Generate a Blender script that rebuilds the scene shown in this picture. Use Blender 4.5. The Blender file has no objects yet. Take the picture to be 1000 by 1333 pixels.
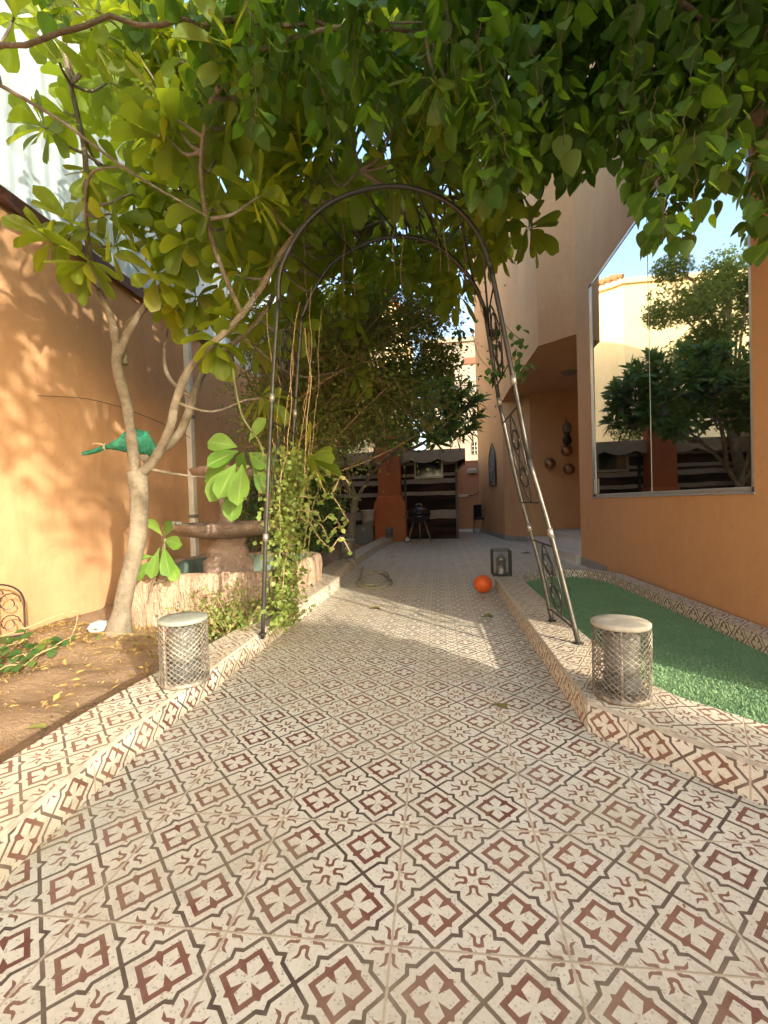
import bpy, bmesh, math, random
from mathutils import Vector, Matrix, noise
R=math.radians
random.seed(11)
C=bpy.context.scene.collection
S=bpy.context.scene

# ---------------------------------------------------------------- camera, sky, sun, exposure
F_PX, YAW, PITCH, ROLL, EYE = 590.84, .121, .0181, -.0306, 1.0232
def setup_camera():
    cy,sy=math.cos(YAW),math.sin(YAW); cp,sp=math.cos(PITCH),math.sin(PITCH)
    F=Vector((-sy*cp,cy*cp,-sp)); Rt=Vector((cy,sy,0)); U=Rt.cross(F)
    cr,sr=math.cos(ROLL),math.sin(ROLL)
    R2=cr*Rt+sr*U; U2=-sr*Rt+cr*U
    m=Matrix((( R2.x,U2.x,-F.x,0),(R2.y,U2.y,-F.y,0),(R2.z,U2.z,-F.z,EYE),(0,0,0,1)))
    cam=bpy.data.cameras.new('camera'); o=bpy.data.objects.new('camera',cam); C.objects.link(o)
    o.matrix_world=m
    cam.sensor_fit='HORIZONTAL'; cam.sensor_width=36; cam.lens=F_PX/1000*36
    cam.clip_start=.05; cam.clip_end=2000
    S.camera=o
setup_camera()
SUN_EL=R(16.5); SUN_AZ=math.atan2(.68,-.73)        # azimuth clockwise from +Y
w=bpy.data.worlds.new("World"); S.world=w; w.use_nodes=True
nt=w.node_tree; bg=nt.nodes['Background']
sky=nt.nodes.new('ShaderNodeTexSky'); sky.sky_type='NISHITA'; sky.sun_disc=False
sky.sun_elevation=SUN_EL; sky.sun_rotation=SUN_AZ; sky.air_density=1.0; sky.dust_density=3.0; sky.ozone_density=.65
nt.links.new(sky.outputs[0],bg.inputs[0]); bg.inputs[1].default_value=.15
sl=bpy.data.lights.new('sun','SUN'); sl.energy=2.05; sl.angle=R(.8); sl.color=(1,.88,.68)
so=bpy.data.objects.new('sun',sl); C.objects.link(so)
sd=Vector((math.sin(SUN_AZ)*math.cos(SUN_EL),math.cos(SUN_AZ)*math.cos(SUN_EL),math.sin(SUN_EL)))
so.rotation_euler=sd.to_track_quat('Z','Y').to_euler(); so.location=sd*30
S.view_settings.view_transform='Standard'; S.view_settings.look='None'
S.view_settings.exposure=2.22; S.view_settings.gamma=1
S.render.engine='CYCLES'
S.cycles.max_bounces=8; S.cycles.diffuse_bounces=4; S.cycles.glossy_bounces=4; S.cycles.transmission_bounces=6; S.cycles.transparent_max_bounces=12
S.cycles.use_denoising=True

# ---------------------------------------------------------------- node helpers
class X:
    """a socket with arithmetic, so patterns can be written as formulas"""
    nt=None
    def __init__(s,v): s.v=v
    @staticmethod
    def m(op,*a,clamp=False):
        n=X.nt.nodes.new('ShaderNodeMath'); n.operation=op; n.use_clamp=clamp
        for i,x in enumerate(a):
            x=x.v if isinstance(x,X) else x
            if isinstance(x,(int,float)): n.inputs[i].default_value=x
            else: X.nt.links.new(x,n.inputs[i])
        return X(n.outputs[0])
    def __add__(s,o): return X.m('ADD',s,o)
    __radd__=__add__
    def __sub__(s,o): return X.m('SUBTRACT',s,o)
    def __rsub__(s,o): return X.m('SUBTRACT',o,s)
    def __mul__(s,o): return X.m('MULTIPLY',s,o)
    __rmul__=__mul__
    def __truediv__(s,o): return X.m('DIVIDE',s,o)
    def __lt__(s,o): return X.m('LESS_THAN',s,o)
    def __gt__(s,o): return X.m('GREATER_THAN',s,o)
    def abs(s): return X.m('ABSOLUTE',s)
    def fract(s): return X.m('FRACT',s)
    def floor(s): return X.m('FLOOR',s)
def mn(a,b): return X.m('MINIMUM',a,b)
def mx(a,b): return X.m('MAXIMUM',a,b)
MATS={}
class Mat:
    def __init__(s,name,rough=.7,base=(.5,.5,.5),spec=.3,metal=0):
        s.m=bpy.data.materials.new(name); s.m.use_nodes=True; s.nt=s.m.node_tree; X.nt=s.nt
        s.b=s.nt.nodes['Principled BSDF']; s.out=s.nt.nodes['Material Output']
        s.b.inputs['Roughness'].default_value=rough; s.b.inputs['Base Color'].default_value=(*base,1)
        s.b.inputs['Specular IOR Level'].default_value=spec; s.b.inputs['Metallic'].default_value=metal
        MATS[name]=s.m
    def node(s,t,**k):
        n=s.nt.nodes.new(t)
        for a,b in k.items(): setattr(n,a,b)
        return n
    def link(s,a,b): s.nt.links.new(a.v if isinstance(a,X) else a,b)
    def obj(s):
        return s.node('ShaderNodeTexCoord').outputs['Object']
    def uv(s,name='UVMap'):
        n=s.node('ShaderNodeUVMap'); n.uv_map=name; return n.outputs[0]
    def sep(s,v):
        n=s.node('ShaderNodeSeparateXYZ'); s.link(v,n.inputs[0]); return [X(o) for o in n.outputs]
    def noise(s,scale,detail=4,rough=.6,vec=None,stretch=None,dist=0):
        n=s.node('ShaderNodeTexNoise'); n.inputs['Scale'].default_value=scale; n.inputs['Detail'].default_value=detail
        n.inputs['Roughness'].default_value=rough; n.inputs['Distortion'].default_value=dist
        vec=vec or s.obj()
        if stretch:
            mp=s.node('ShaderNodeMapping'); mp.inputs['Scale'].default_value=stretch; s.link(vec,mp.inputs[0]); vec=mp.outputs[0]
        s.link(vec,n.inputs['Vector']); return X(n.outputs['Fac'])
    def ramp(s,x,lo,hi,a=0.,b=1.):
        n=s.node('ShaderNodeMapRange'); n.clamp=True
        s.link(x,n.inputs[0])
        for i,v in zip((1,2,3,4),(lo,hi,a,b)): n.inputs[i].default_value=v
        return X(n.outputs[0])
    def mix(s,f,a,b,mode='MIX'):
        n=s.node('ShaderNodeMix'); n.data_type='RGBA'; n.blend_type=mode; n.clamp_factor=True
        for sock,v in ((n.inputs[0],f),(n.inputs[6],a),(n.inputs[7],b)):
            v=v.v if isinstance(v,X) else v
            if isinstance(v,(int,float)): sock.default_value=v
            elif isinstance(v,tuple): sock.default_value=(*v,1)
            else: s.link(v,sock)
        return n.outputs[2]
    def col(s,c): s.link(c,s.b.inputs['Base Color']); return s
    def bump(s,x,strength=.3,dist=.01):
        n=s.node('ShaderNodeBump'); n.inputs['Strength'].default_value=strength; n.inputs['Distance'].default_value=dist
        s.link(x,n.inputs['Height']); s.link(n.outputs[0],s.b.inputs['Normal']); return s
    def rough(s,x): s.link(x,s.b.inputs['Roughness'])

def tile_mat(name,wear=.25,tint=(1,1,1)):
    M=Mat(name,rough=.45,spec=.35)
    u,v,_=M.sep(M.uv())
    wob=M.noise(14,3,vec=M.uv())
    wv=M.noise(11,3,vec=M.uv(),stretch=(1,1.3,1))
    u=u+(wob-.5)*.004; v=v+(wv-.5)*.004
    px,py=u/.2,v/.2
    qx=(px.fract()*2-1); qy=(py.fract()*2-1)
    ax,ay=qx.abs(),qy.abs()
    s_=ax+ay; m_=mx(ax,ay)
    d=mn((s_-1)/1.414,m_-.60)
    line=d.abs()<.047
    e=mn((s_-.70)/1.414,m_-.405)
    ring=(e<0)*(s_>.525)
    wedge=(s_<.53)*((ax-ay).abs()<(s_*.30-.04))
    a,b=1-ax,1-ay
    uu,vv=mn(a,b),mx(a,b)
    base=X.m('SQRT',mx(vv-.14,0))*.60
    wd=mn(base,.122)+mx(vv-.37,0)*.9
    hol=(vv>(.225+uu*.8))*(uu<(.048+mx(vv-.38,0)*.6))
    tip=(vv<(.42+uu*.35))
    tulip=(vv>.14)*(uu<wd)*tip*(1-hol)
    red=mx(mx(ring,wedge),tulip)
    # cement stones
    sp=M.node('ShaderNodeTexVoronoi'); sp.inputs['Scale'].default_value=170; M.link(M.uv(),sp.inputs['Vector'])
    spn=M.node('ShaderNodeSeparateColor'); M.link(sp.outputs['Color'],spn.inputs[0])
    big=M.noise(5,4,vec=M.uv()); fine=M.noise(60,3,vec=M.uv())
    basec=M.mix(M.ramp(X(spn.outputs[0]),.55,.9,0,.5),(.71,.70,.62),(.57,.56,.49))
    basec=M.mix((X(spn.outputs[1])>.86)*(X(sp.outputs['Distance'])<.45)*.75,basec,(.30,.28,.22))
    basec=M.mix(M.ramp(big,.35,.7,0,.3),basec,(.64,.55,.42))
    # wear per tile and toward joints
    tx,ty=u/.4,v/.4
    wn=M.node('ShaderNodeTexWhiteNoise'); wn.noise_dimensions='2D'
    cb=M.node('ShaderNodeCombineXYZ'); M.link(tx.floor(),cb.inputs[0]); M.link(ty.floor(),cb.inputs[1]); M.link(cb.outputs[0],wn.inputs['Vector'])
    tile_r=X(wn.outputs['Value'])
    jx=.2-((tx.fract()-.5).abs()*.4); jy=.2-((ty.fract()-.5).abs()*.4)
    j=mn(jx,jy)
    fade=mx(M.ramp(j,.008,.05,.55,0),M.ramp(M.noise(7,4,vec=M.uv()),.45,.75,0,.42))
    fade=mn(fade*.8+wear*.5+tile_r*.15+M.ramp(fine,.5,.8,0,.2)-.08,.8)
    redc=M.mix(tile_r,(.125,.034,.028),(.18,.055,.045))
    redc=M.mix(fade*.5,redc,(.42,.29,.24))
    dark=M.mix(fade*.85,(.046,.030,.026),(.30,.22,.19))
    c=M.mix(red*1.,basec,redc)
    c=M.mix(line,c,dark)
    c=M.mix(M.ramp(j,.0022,.0042,1,0),c,M.mix(fine,(.60,.53,.42),(.40,.33,.25)))
    c=M.mix(M.ramp(M.noise(1.6,6,.7,vec=M.uv()),.45,.7,0,.5),c,(.42,.36,.25)); c=M.mix(M.ramp(M.noise(4.3,7,.75,vec=M.uv(),dist=1),.56,.7,0,.4),c,(.24,.19,.13)); c=M.mix(M.ramp(tile_r,0,1,0,.14),c,(.5,.42,.3))
    c=M.mix(1.,c,tint,'MULTIPLY')
    M.col(c)
    M.rough(M.ramp(big,.3,.7,.38,.62))
    M.bump(M.ramp(j,.001,.004,1,0)+fine*.25,.35,.002)
    return M.m
tile_mat('tiles',.1); tile_mat('tiles_worn',.45,(.95,.93,.9))

def stucco(name,c1,c2,stain=(.35,.2,.1),bs=.35):
    M=Mat(name,rough=.9,spec=.15)
    n1=M.noise(.9,5); n2=M.noise(6,6,.7); n3=M.noise(140,3); n4=M.noise(2.2,5,.7,stretch=(1,1,.25))
    c=M.mix(M.ramp(n1,.3,.7),c1,c2)
    c=M.mix(M.ramp(n4,.48,.72,0,.55),c,stain)
    dr=M.noise(1.3,6,.8,stretch=(7,7,.35)); c=M.mix(M.ramp(dr,.56,.72,0,.32),c,stain)
    ck=M.noise(1.7,3,.5,dist=2.5); c=M.mix(M.ramp((ck-.5).abs(),0,.004,.35,0),c,tuple(x*.55 for x in stain))
    z_=M.sep(M.obj())[2]
    c=M.mix(M.ramp(n2,.52,.75,0,.22),c,tuple(min(1,x*1.25) for x in c1))
    M.col(c); M.bump(n3*.6+n2+M.noise(18,4,.6,stretch=(1,1,.5))*.8,bs,.008); return M.m
stucco('wall_orange',(.53,.33,.19),(.45,.265,.145),(.37,.20,.11))
stucco('house_stucco',(.62,.365,.19),(.56,.32,.165),(.50,.27,.145))
stucco('back_orange',(.50,.25,.15),(.42,.2,.115))
stucco('pillar_red',(.42,.13,.055),(.34,.10,.045))
stucco('cream',(.80,.66,.40),(.75,.61,.36),(.6,.48,.3))
stucco('shade_toned_plaster',(.25,.225,.205),(.21,.19,.17))  # stone building: base colour darkened to stand in for shade on it
def simple(name,c,rough=.6,spec=.4,metal=0,var=.25,scale=20,bump=.15,c2=None):
    M=Mat(name,rough=rough,spec=spec,metal=metal)
    n=M.noise(scale,4); c2=c2 or tuple(x*(1-var) for x in c)
    M.col(M.mix(M.ramp(n,.3,.7),c,c2)); M.bump(M.noise(scale*4,3),bump,.003); return M.m
simple('black_iron',(.022,.020,.018),.42,.5,0,.3,60)
simple('steel_tube',(.10,.095,.088),.42,.5,.6,.45,18,.1,(.05,.05,.045))
simple('dark_tube',(.05,.05,.047),.45,.5,.4,.5,18,.1,(.025,.025,.024))
simple('galv',(.33,.32,.29),.4,.5,.7,.4,40)
simple('dusty_metal',(.36,.325,.275),.6,.4,.35,.5,40,.3,(.10,.085,.07))
simple('lid_dust',(.50,.45,.37),.75,.3,0,.4,12,.3,(.30,.29,.26))
simple('lid_green',(.30,.32,.27),.7,.3,0,.4,12,.3,(.20,.21,.18))
simple('candle_glass',(.22,.23,.205),.35,.5,0,.35,14,.1)
simple('dark_base',(.12,.13,.13),.6,.4,0,.3,30)
simple('ball_orange',(.80,.13,.015),.45,.4,0,.35,7,.35)
simple('white_paint',(.62,.60,.54),.5,.4,0,.2,8)
simple('alu',(.55,.57,.58),.35,.5,.5,.1,30)
simple('nosing',(.50,.45,.37),.6,.3,0,.3,30,.3)
simple('marble',(.72,.69,.64),.35,.5,0,.2,5,.05)
simple('skirting_stone',(.33,.31,.28),.5,.4,0,.25,9)
simple('copper_strip',(.14,.045,.025),.5,.4,.3,.5,5,.2,(.06,.03,.02))
simple('copper_orb',(.40,.22,.12),.35,.5,.8,.3,30)
simple('black_enamel',(.012,.012,.013),.22,.6,0,.2,30,.02)
simple('wheel_white',(.5,.5,.48),.5)
simple('black_cloth',(.012,.012,.014),.8,.2)
simple('grey_box',(.16,.17,.17),.7,.3)
simple('bucket_white',(.45,.43,.39),.5,.4,0,.3,9)
simple('hose_skin',(.30,.27,.17),.5,.4,0,.3,30)
simple('stem_dry',(.42,.30,.17),.85,.2,0,.4,20)
simple('stem_green',(.16,.17,.07),.7,.3)
simple('twig',(.30,.21,.125),.85,.2,0,.4,10)
simple('green_cloth',(.010,.085,.055),.7,.3,0,.45,25,.6,(.03,.22,.14))
simple('tent_beige',(.34,.28,.21),.9,.1,0,.2,6)
simple('dark_glass',(.015,.017,.018),.08,.8,0,.1,4,0)
simple('red_leaf',(.28,.08,.05),.7,.3)
simple('dry_leaf',(.26,.15,.06),.75,.3,0,.4,30,.3,(.36,.27,.08))
simple('olive_leaf',(.20,.20,.06),.75,.3,0,.3,30)
simple('pink_petal',(.55,.06,.30),.6,.3)
simple('plastic_pale',(.38,.43,.44),.3,.5)
simple('stone_grey',(.30,.32,.31),.8,.2)
simple('cable_red',(.16,.03,.025),.6)
simple('cable_black',(.02,.02,.02),.6)
simple('roof_tile',(.42,.20,.10),.8,.2,0,.35,12)
# bark
def bark(name,c1,c2,ring=True):
    M=Mat(name,rough=.85,spec=.2)
    n=M.noise(9,6,.7); v=M.noise(26,5,.75,stretch=(1,1,3.2)); l=M.noise(3,4)
    c=M.mix(M.ramp(n,.35,.65),c1,c2); c=M.mix(M.ramp(l,.5,.75,0,.5),c,(.42,.34,.24))
    M.col(c); M.bump(v+n*.6,1,.02); return M.m
bark('bark',(.30,.26,.20),(.17,.145,.11)); bark('bark_dark',(.17,.125,.08),(.10,.075,.05))
# rock fountain
M=Mat('fountain_stone',rough=.9,spec=.15)
n=M.noise(3.2,6,.65); v=M.noise(4,5,.7,stretch=(2.2,2.2,.5),dist=1.2); f=M.noise(60,4)
c=M.mix(M.ramp(n,.35,.68),(.54,.41,.31),(.38,.27,.20)); c=M.mix(M.ramp(v,.52,.72,0,.55),c,(.34,.24,.16)); c=M.mix(M.ramp(f,.5,.8,0,.3),c,(.62,.5,.36))
M.col(c); M.bump(v*2+n+f*.2,1,.06)
M=Mat('bowl_stone',rough=.85,spec=.2)
n=M.noise(6,6,.65); c=M.mix(M.ramp(n,.35,.68),(.46,.35,.29),(.30,.215,.175)); M.col(c); M.bump(M.noise(9,6,.75,dist=.6)*1.6+M.noise(70,3)*.2,1,.05)
simple('pool_teal',(.10,.17,.15),.6,.3,0,.3,6,.2,(.20,.24,.20))
# soil
M=Mat('soil',rough=1,spec=.08)
n=M.noise(1.4,6,.65); f=M.noise(22,6,.75); g_=M.noise(90,3)
c=M.mix(M.ramp(n,.35,.65),(.37,.265,.175),(.26,.18,.115)); c=M.mix(M.ramp(f,.5,.72,0,.6),c,(.46,.34,.21)); c=M.mix(M.ramp(g_,.6,.8,0,.5),c,(.13,.08,.05))
M.col(c); M.bump(f*1.2+g_*.4,1,.02)
M=Mat('street_dust',rough=1,spec=.08); M.col(M.mix(M.noise(.3,5),(.42,.34,.25),(.34,.27,.19)))
# turf
M=Mat('turf_mat',rough=.85,spec=.15)
n=M.noise(3,5); f=M.noise(120,4,.8)
c=M.mix(M.ramp(f,.35,.7),(.17,.31,.16),(.30,.48,.27)); c=M.mix(M.ramp(n,.42,.66,0,.65),c,(.27,.42,.22)); c=M.mix(M.ramp(M.noise(7,5,.7),.58,.72,0,.35),c,(.20,.22,.12)); M.col(c); M.bump(f,.8,.01)
# corrugated screen
M=Mat('white_sheet',rough=.6,spec=.35)
n=M.noise(2.5,5,.6,stretch=(1,1,.4)); M.col(M.mix(M.ramp(n,.4,.7,0,.8),(.36,.45,.49),(.28,.36,.39)))
# copper/brown banded tent cloth
M=Mat('tent_stripes',rough=.95,spec=.05)
x,y,z=M.sep(M.obj()); z=z+(M.noise(1.4,2)-.5)*.07
st=None
for a,b in ((.57,.80),(1.22,1.33),(1.55,1.68),(1.75,1.84),(2.07,2.16)):
    q=(z>a)*(z<b); st=q if st is None else mx(st,q)
n=M.noise(9,4); fab=M.noise(90,3,stretch=(1,1,5))
dk=M.mix(M.ramp(M.noise(2.2,3,stretch=(.2,.2,2)),.45,.55),(.020,.014,.012),(.055,.028,.02))
M.col(M.mix(st,dk,M.mix(n,(.34,.29,.24),(.24,.2,.17)))); M.bump(fab+n,.5,.006)
# house glazing: strongly reflecting solar glass
def mirror(name,fac,c=(.85,.86,.8)):
    M=Mat(name,rough=.05,base=(.02,.022,.02),spec=.8)
    g=M.node('ShaderNodeBsdfGlossy'); M.link(M.ramp(M.noise(2.2,5,.7,dist=.8),.45,.8,.004,.05),g.inputs['Roughness'])
    bp=M.node('ShaderNodeBump'); bp.inputs['Strength'].default_value=.05; bp.inputs['Distance'].default_value=.05; M.link(M.noise(.9,1),bp.inputs['Height']); M.link(bp.outputs[0],g.inputs['Normal']); g.inputs['Color'].default_value=(*c,1)
    ms=M.node('ShaderNodeMixShader'); ms.inputs[0].default_value=fac
    M.link(M.b.outputs[0],ms.inputs[1]); M.link(g.outputs[0],ms.inputs[2]); M.link(ms.outputs[0],M.out.inputs[0]); return M.m
mirror('solar_glass',.68)
# leaves
def leafmat(name,c1,c2,tr,trf=.4,veins=False,yellow=(.30,.30,.05),rough=.42,rib=(.35,.42,.15)):
    M=Mat(name,rough=rough,spec=.4)
    r1,r2,_=M.sep(M.uv('Rnd')); u,v,_=M.sep(M.uv())
    c=M.mix(r1,c1,c2); c=M.mix(M.ramp(r2,.86,1,0,.8),c,yellow)
    if veins:
        a=(u-.5).abs()
        c=M.mix(M.ramp(a,.012,.035,.75,0),c,rib)
        vn=((v*17-a*11).fract()-.5).abs()
        c=M.mix(M.ramp(vn,.40,.5,0,.28),c,rib)
        n=M.noise(8,3); c=M.mix(M.ramp(n,.55,.75,0,.35),c,yellow)
        M.bump(M.ramp(vn,.35,.5,0,1),.25,.003)
    M.col(c)
    t=M.node('ShaderNodeBsdfTranslucent'); tc=M.mix(r1,tr,tuple(x*.7 for x in tr))
    if veins: tc=M.mix(M.ramp((u-.5).abs(),.012,.03,.6,0),tc,(.16,.22,.03))
    M.link(tc,t.inputs[0])
    ms=M.node('ShaderNodeMixShader'); ms.inputs[0].default_value=trf
    M.link(M.b.outputs[0],ms.inputs[1]); M.link(t.outputs[0],ms.inputs[2]); M.link(ms.outputs[0],M.out.inputs[0]); return M.m
leafmat('leaf_big',(.10,.18,.022),(.16,.25,.035),(.60,.68,.03),.55,True,(.26,.22,.05))
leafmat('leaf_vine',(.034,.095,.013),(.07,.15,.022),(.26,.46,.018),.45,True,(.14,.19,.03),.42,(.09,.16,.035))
leafmat('leaf_dark',(.09,.19,.05),(.15,.27,.08),(.2,.36,.05),.35)
leafmat('leaf_olive',(.12,.20,.04),(.22,.28,.07),(.30,.36,.05),.42,False,(.28,.17,.06))
leafmat('leaf_lime',(.13,.21,.045),(.23,.30,.08),(.40,.45,.10),.4,False,(.42,.36,.14))
leafmat('leaf_fresh',(.09,.21,.03),(.17,.30,.05),(.28,.5,.03),.4,True,(.2,.3,.05))
leafmat('leaf_bush',(.045,.11,.03),(.08,.16,.045),(.15,.28,.05),.35)
MT=MATS

# ---------------------------------------------------------------- mesh helpers
class MB:
    def __init__(s): s.v=[]; s.f=[]; s.uv=[]; s.rn=[]; s.mi=[]; s.hr=False
    def face(s,idx,uv=None,mi=0,rn=(0,0)):
        s.f.append(tuple(idx)); s.uv.extend(uv if uv else [(0,0)]*len(idx)); s.rn.extend([rn]*len(idx)); s.mi.append(mi)
    def poly(s,pts,uv=None,mi=0):
        k=len(s.v); s.v.extend([tuple(p) for p in pts]); s.face(range(k,k+len(pts)),uv,mi)
    def box(s,a,b,mi=0,M=None):
        x0,y0,z0=a; x1,y1,z1=b; k=len(s.v)
        P=[(x0,y0,z0),(x1,y0,z0),(x1,y1,z0),(x0,y1,z0),(x0,y0,z1),(x1,y0,z1),(x1,y1,z1),(x0,y1,z1)]
        if M: P=[tuple(M@Vector(p)) for p in P]
        s.v.extend(P)
        for q in ((0,3,2,1),(4,5,6,7),(0,1,5,4),(1,2,6,5),(2,3,7,6),(3,0,4,7)):
            s.face([k+i for i in q],[(P[i][0]+P[i][1],P[i][2]) for i in q],mi)
        return s
    def prism(s,poly,z0,z1,mi=0,uvtop=None):
        """vertical prism from a plan outline (counter-clockwise)"""
        n=len(poly); k=len(s.v)
        s.v.extend([(x,y,z0) for x,y in poly]); s.v.extend([(x,y,z1) for x,y in poly])
        L=0
        for i in range(n):
            j=(i+1)%n; d=math.dist(poly[i],poly[j])
            s.face([k+i,k+j,k+n+j,k+n+i],[(L,z0),(L+d,z0),(L+d,z1),(L,z1)],mi); L+=d
        s.face([k+n+i for i in range(n)],[(x,y) for x,y in poly],mi)
        s.face([k+i for i in reversed(range(n))],[(x,y) for x,y in reversed(poly)],mi)
        return s
    def tube(s,pts,rad,n=8,mi=0,cap=True,closed=False):
        pts=[Vector(p) for p in pts]; m=len(pts)
        if not hasattr(rad,'__len__'): rad=[rad]*m
        k=len(s.v); prev=None
        for i,p in enumerate(pts):
            if closed: t=pts[(i+1)%m]-pts[i-1]
            else: t=pts[min(i+1,m-1)]-pts[max(i-1,0)]
            if t.length<1e-9: t=Vector((0,0,1))
            t.normalize()
            if prev is None:
                a=Vector((0,0,1)) if abs(t.z)<.9 else Vector((1,0,0)); u=t.cross(a).normalized()
            else:
                u=prev-t*prev.dot(t); u=u.normalized() if u.length>1e-6 else t.orthogonal().normalized()
            prev=u; w_=t.cross(u)
            for j in range(n):
                a=2*math.pi*j/n; s.v.append(tuple(p+(u*math.cos(a)+w_*math.sin(a))*rad[i]))
        for i in range(m if closed else m-1):
            i2=(i+1)%m
            for j in range(n):
                j2=(j+1)%n
                s.face([k+i*n+j,k+i*n+j2,k+i2*n+j2,k+i2*n+j],[(j/n,i),(j2/n,i),(j2/n,i+1),(j/n,i+1)],mi)
        if cap and not closed:
            s.face([k+j for j in reversed(range(n))],None,mi); s.face([k+(m-1)*n+j for j in range(n)],None,mi)
        return s
    def lathe(s,prof,c=(0,0,0),n=24,mi=0,wav=None):
        k=len(s.v); m=len(prof)
        for i,(r,z) in enumerate(prof):
            for j in range(n):
                a=2*math.pi*j/n; rr=r*(1+(wav(a,i) if wav else 0))
                s.v.append((c[0]+rr*math.cos(a),c[1]+rr*math.sin(a),c[2]+z))
        for i in range(m-1):
            for j in range(n):
                j2=(j+1)%n; s.face([k+i*n+j,k+i*n+j2,k+(i+1)*n+j2,k+(i+1)*n+j],None,mi)
        s.face([k+j for j in reversed(range(n))],None,mi); s.face([k+(m-1)*n+j for j in range(n)],None,mi)
        return s
    def leaf(s,o,d,up,L,W,kind,droop=.25,fold=.25,n=5,rn=None):
        d=d.normalized(); sd_=d.cross(up)
        if sd_.length<1e-4: sd_=d.orthogonal()
        sd_.normalize(); nn=sd_.cross(d).normalized()
        prof=PROF[kind]; k=len(s.v); rn=rn or (random.random(),random.random())
        g=Vector((0,0,-1)); p=Vector(o); cur=d.copy(); st=L/(n)
        for i in range(n+1):
            t=i/n; wd=lerp(prof,t)*W*.5
            nn2=sd_.cross(cur).normalized()
            off=nn2*(wd*fold*2)
            s.v.extend([tuple(p-sd_*wd+off),tuple(p),tuple(p+sd_*wd+off)])
            cur=(cur+g*(droop*1.4/n)).normalized(); p=p+cur*st
        for i in range(n):
            a=k+i*3; t0,t1=i/n,(i+1)/n
            s.face([a,a+1,a+4,a+3],[(0,t0),(.5,t0),(.5,t1),(0,t1)],0,rn)
            s.face([a+1,a+2,a+5,a+4],[(.5,t0),(1,t0),(1,t1),(.5,t1)],0,rn)
    def leaf2(s,o,d,up,L,W,rn=None):
        """tiny leaf: one folded quad pair"""
        d=d.normalized(); sd_=d.cross(up)
        if sd_.length<1e-4: sd_=d.orthogonal()
        sd_.normalize(); rn=rn or (random.random(),random.random()); o=Vector(o); k=len(s.v)
        up2=sd_.cross(d)*(W*.2)
        s.v.extend([tuple(o),tuple(o+d*L*.45-sd_*W*.5+up2),tuple(o+d*L),tuple(o+d*L*.45+sd_*W*.5+up2)])
        s.face([k,k+1,k+2,k+3],[(.5,0),(0,.5),(.5,1),(1,.5)],0,rn)
    def build(s,name,mats,parent=None,smooth=False,bevel=0,loc=None):
        me=bpy.data.meshes.new(name); me.from_pydata(s.v,[],s.f)
        ul=me.uv_layers.new(name='UVMap'); ul.data.foreach_set('uv',[c for p in s.uv for c in p])
        rl=me.uv_layers.new(name='Rnd'); rl.data.foreach_set('uv',[c for p in s.rn for c in p])
        if not isinstance(mats,(list,tuple)): mats=[mats]
        for m in mats: me.materials.append(MT[m] if isinstance(m,str) else m)
        me.polygons.foreach_set('material_index',s.mi)
        if smooth: me.polygons.foreach_set('use_smooth',[True]*len(s.f))
        me.update()
        o=bpy.data.objects.new(name,me); C.objects.link(o)
        if parent:
            o.parent=parent; o.matrix_parent_inverse=Matrix.Translation(-Vector(parent.location)) if False else Matrix.Identity(4)
            pl=world_loc(parent)
            if pl.length>0: me.transform(Matrix.Translation(-pl))
        if bevel:
            b=o.modifiers.new('b','BEVEL'); b.width=bevel; b.segments=2; b.limit_method='ANGLE'; b.angle_limit=R(40)
        return o
def world_loc(o):
    l=Vector((0,0,0))
    while o: l+=Vector(o.location); o=o.parent
    return l
PROF={'ob':[(0,.06),(.12,.14),(.3,.42),(.5,.74),(.68,.97),(.78,1),(.89,.86),(.96,.55),(1,.08)],
      'ob2':[(0,.06),(.1,.2),(.3,.62),(.5,.9),(.68,1),(.84,.85),(.94,.5),(1,.05)],
      'heart':[(0,.5),(.08,.86),(.22,1),(.42,.96),(.64,.70),(.83,.33),(1,.02)],
      'lance':[(0,.08),(.2,.5),(.45,.95),(.65,.95),(.85,.5),(1,.03)],
      'oval':[(0,.1),(.15,.6),(.4,1),(.65,.95),(.88,.5),(1,.03)]}
def lerp(prof,t):
    for (a,x),(b,y) in zip(prof,prof[1:]):
        if t<=b: return x+(y-x)*(t-a)/(b-a)
    return prof[-1][1]
def cat(pts,k=5):
    """smooth curve through points"""
    P=[Vector(p) for p in pts]; out=[]
    for i in range(len(P)-1):
        a=P[max(i-1,0)]; b=P[i]; c=P[i+1]; d=P[min(i+2,len(P)-1)]
        for j in range(k):
            t=j/k
            out.append(.5*((2*b)+(c-a)*t+(2*a-5*b+4*c-d)*t*t+(3*b-a-3*c+d)*t**3))
    out.append(P[-1]); return out
def rads(r,n):
    m=len(r); return [r[min(int(i/(n-1)*(m-1)),m-2)]+(r[min(int(i/(n-1)*(m-1)),m-2)+1]-r[min(int(i/(n-1)*(m-1)),m-2)])*(i/(n-1)*(m-1)-min(int(i/(n-1)*(m-1)),m-2)) for i in range(n)]
def tag(o,label,cat_,group=None):
    o['label']=label; o['category']=cat_
    if group: o['group']=group
    return o
def thing(name,label,cat_,loc=(0,0,0),group=None):
    o=bpy.data.objects.new(name,None); C.objects.link(o); o.location=loc; o.empty_display_size=.1
    return tag(o,label,cat_,group)
def struct(o,kind='structure'): o['kind']=kind; return o
def rv(s=1): return Vector((random.gauss(0,s),random.gauss(0,s),random.gauss(0,s)))
def unpack(t): return [Vector([int(c)/100 for c in p.split(',')]) for p in t.split(';')]

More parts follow.
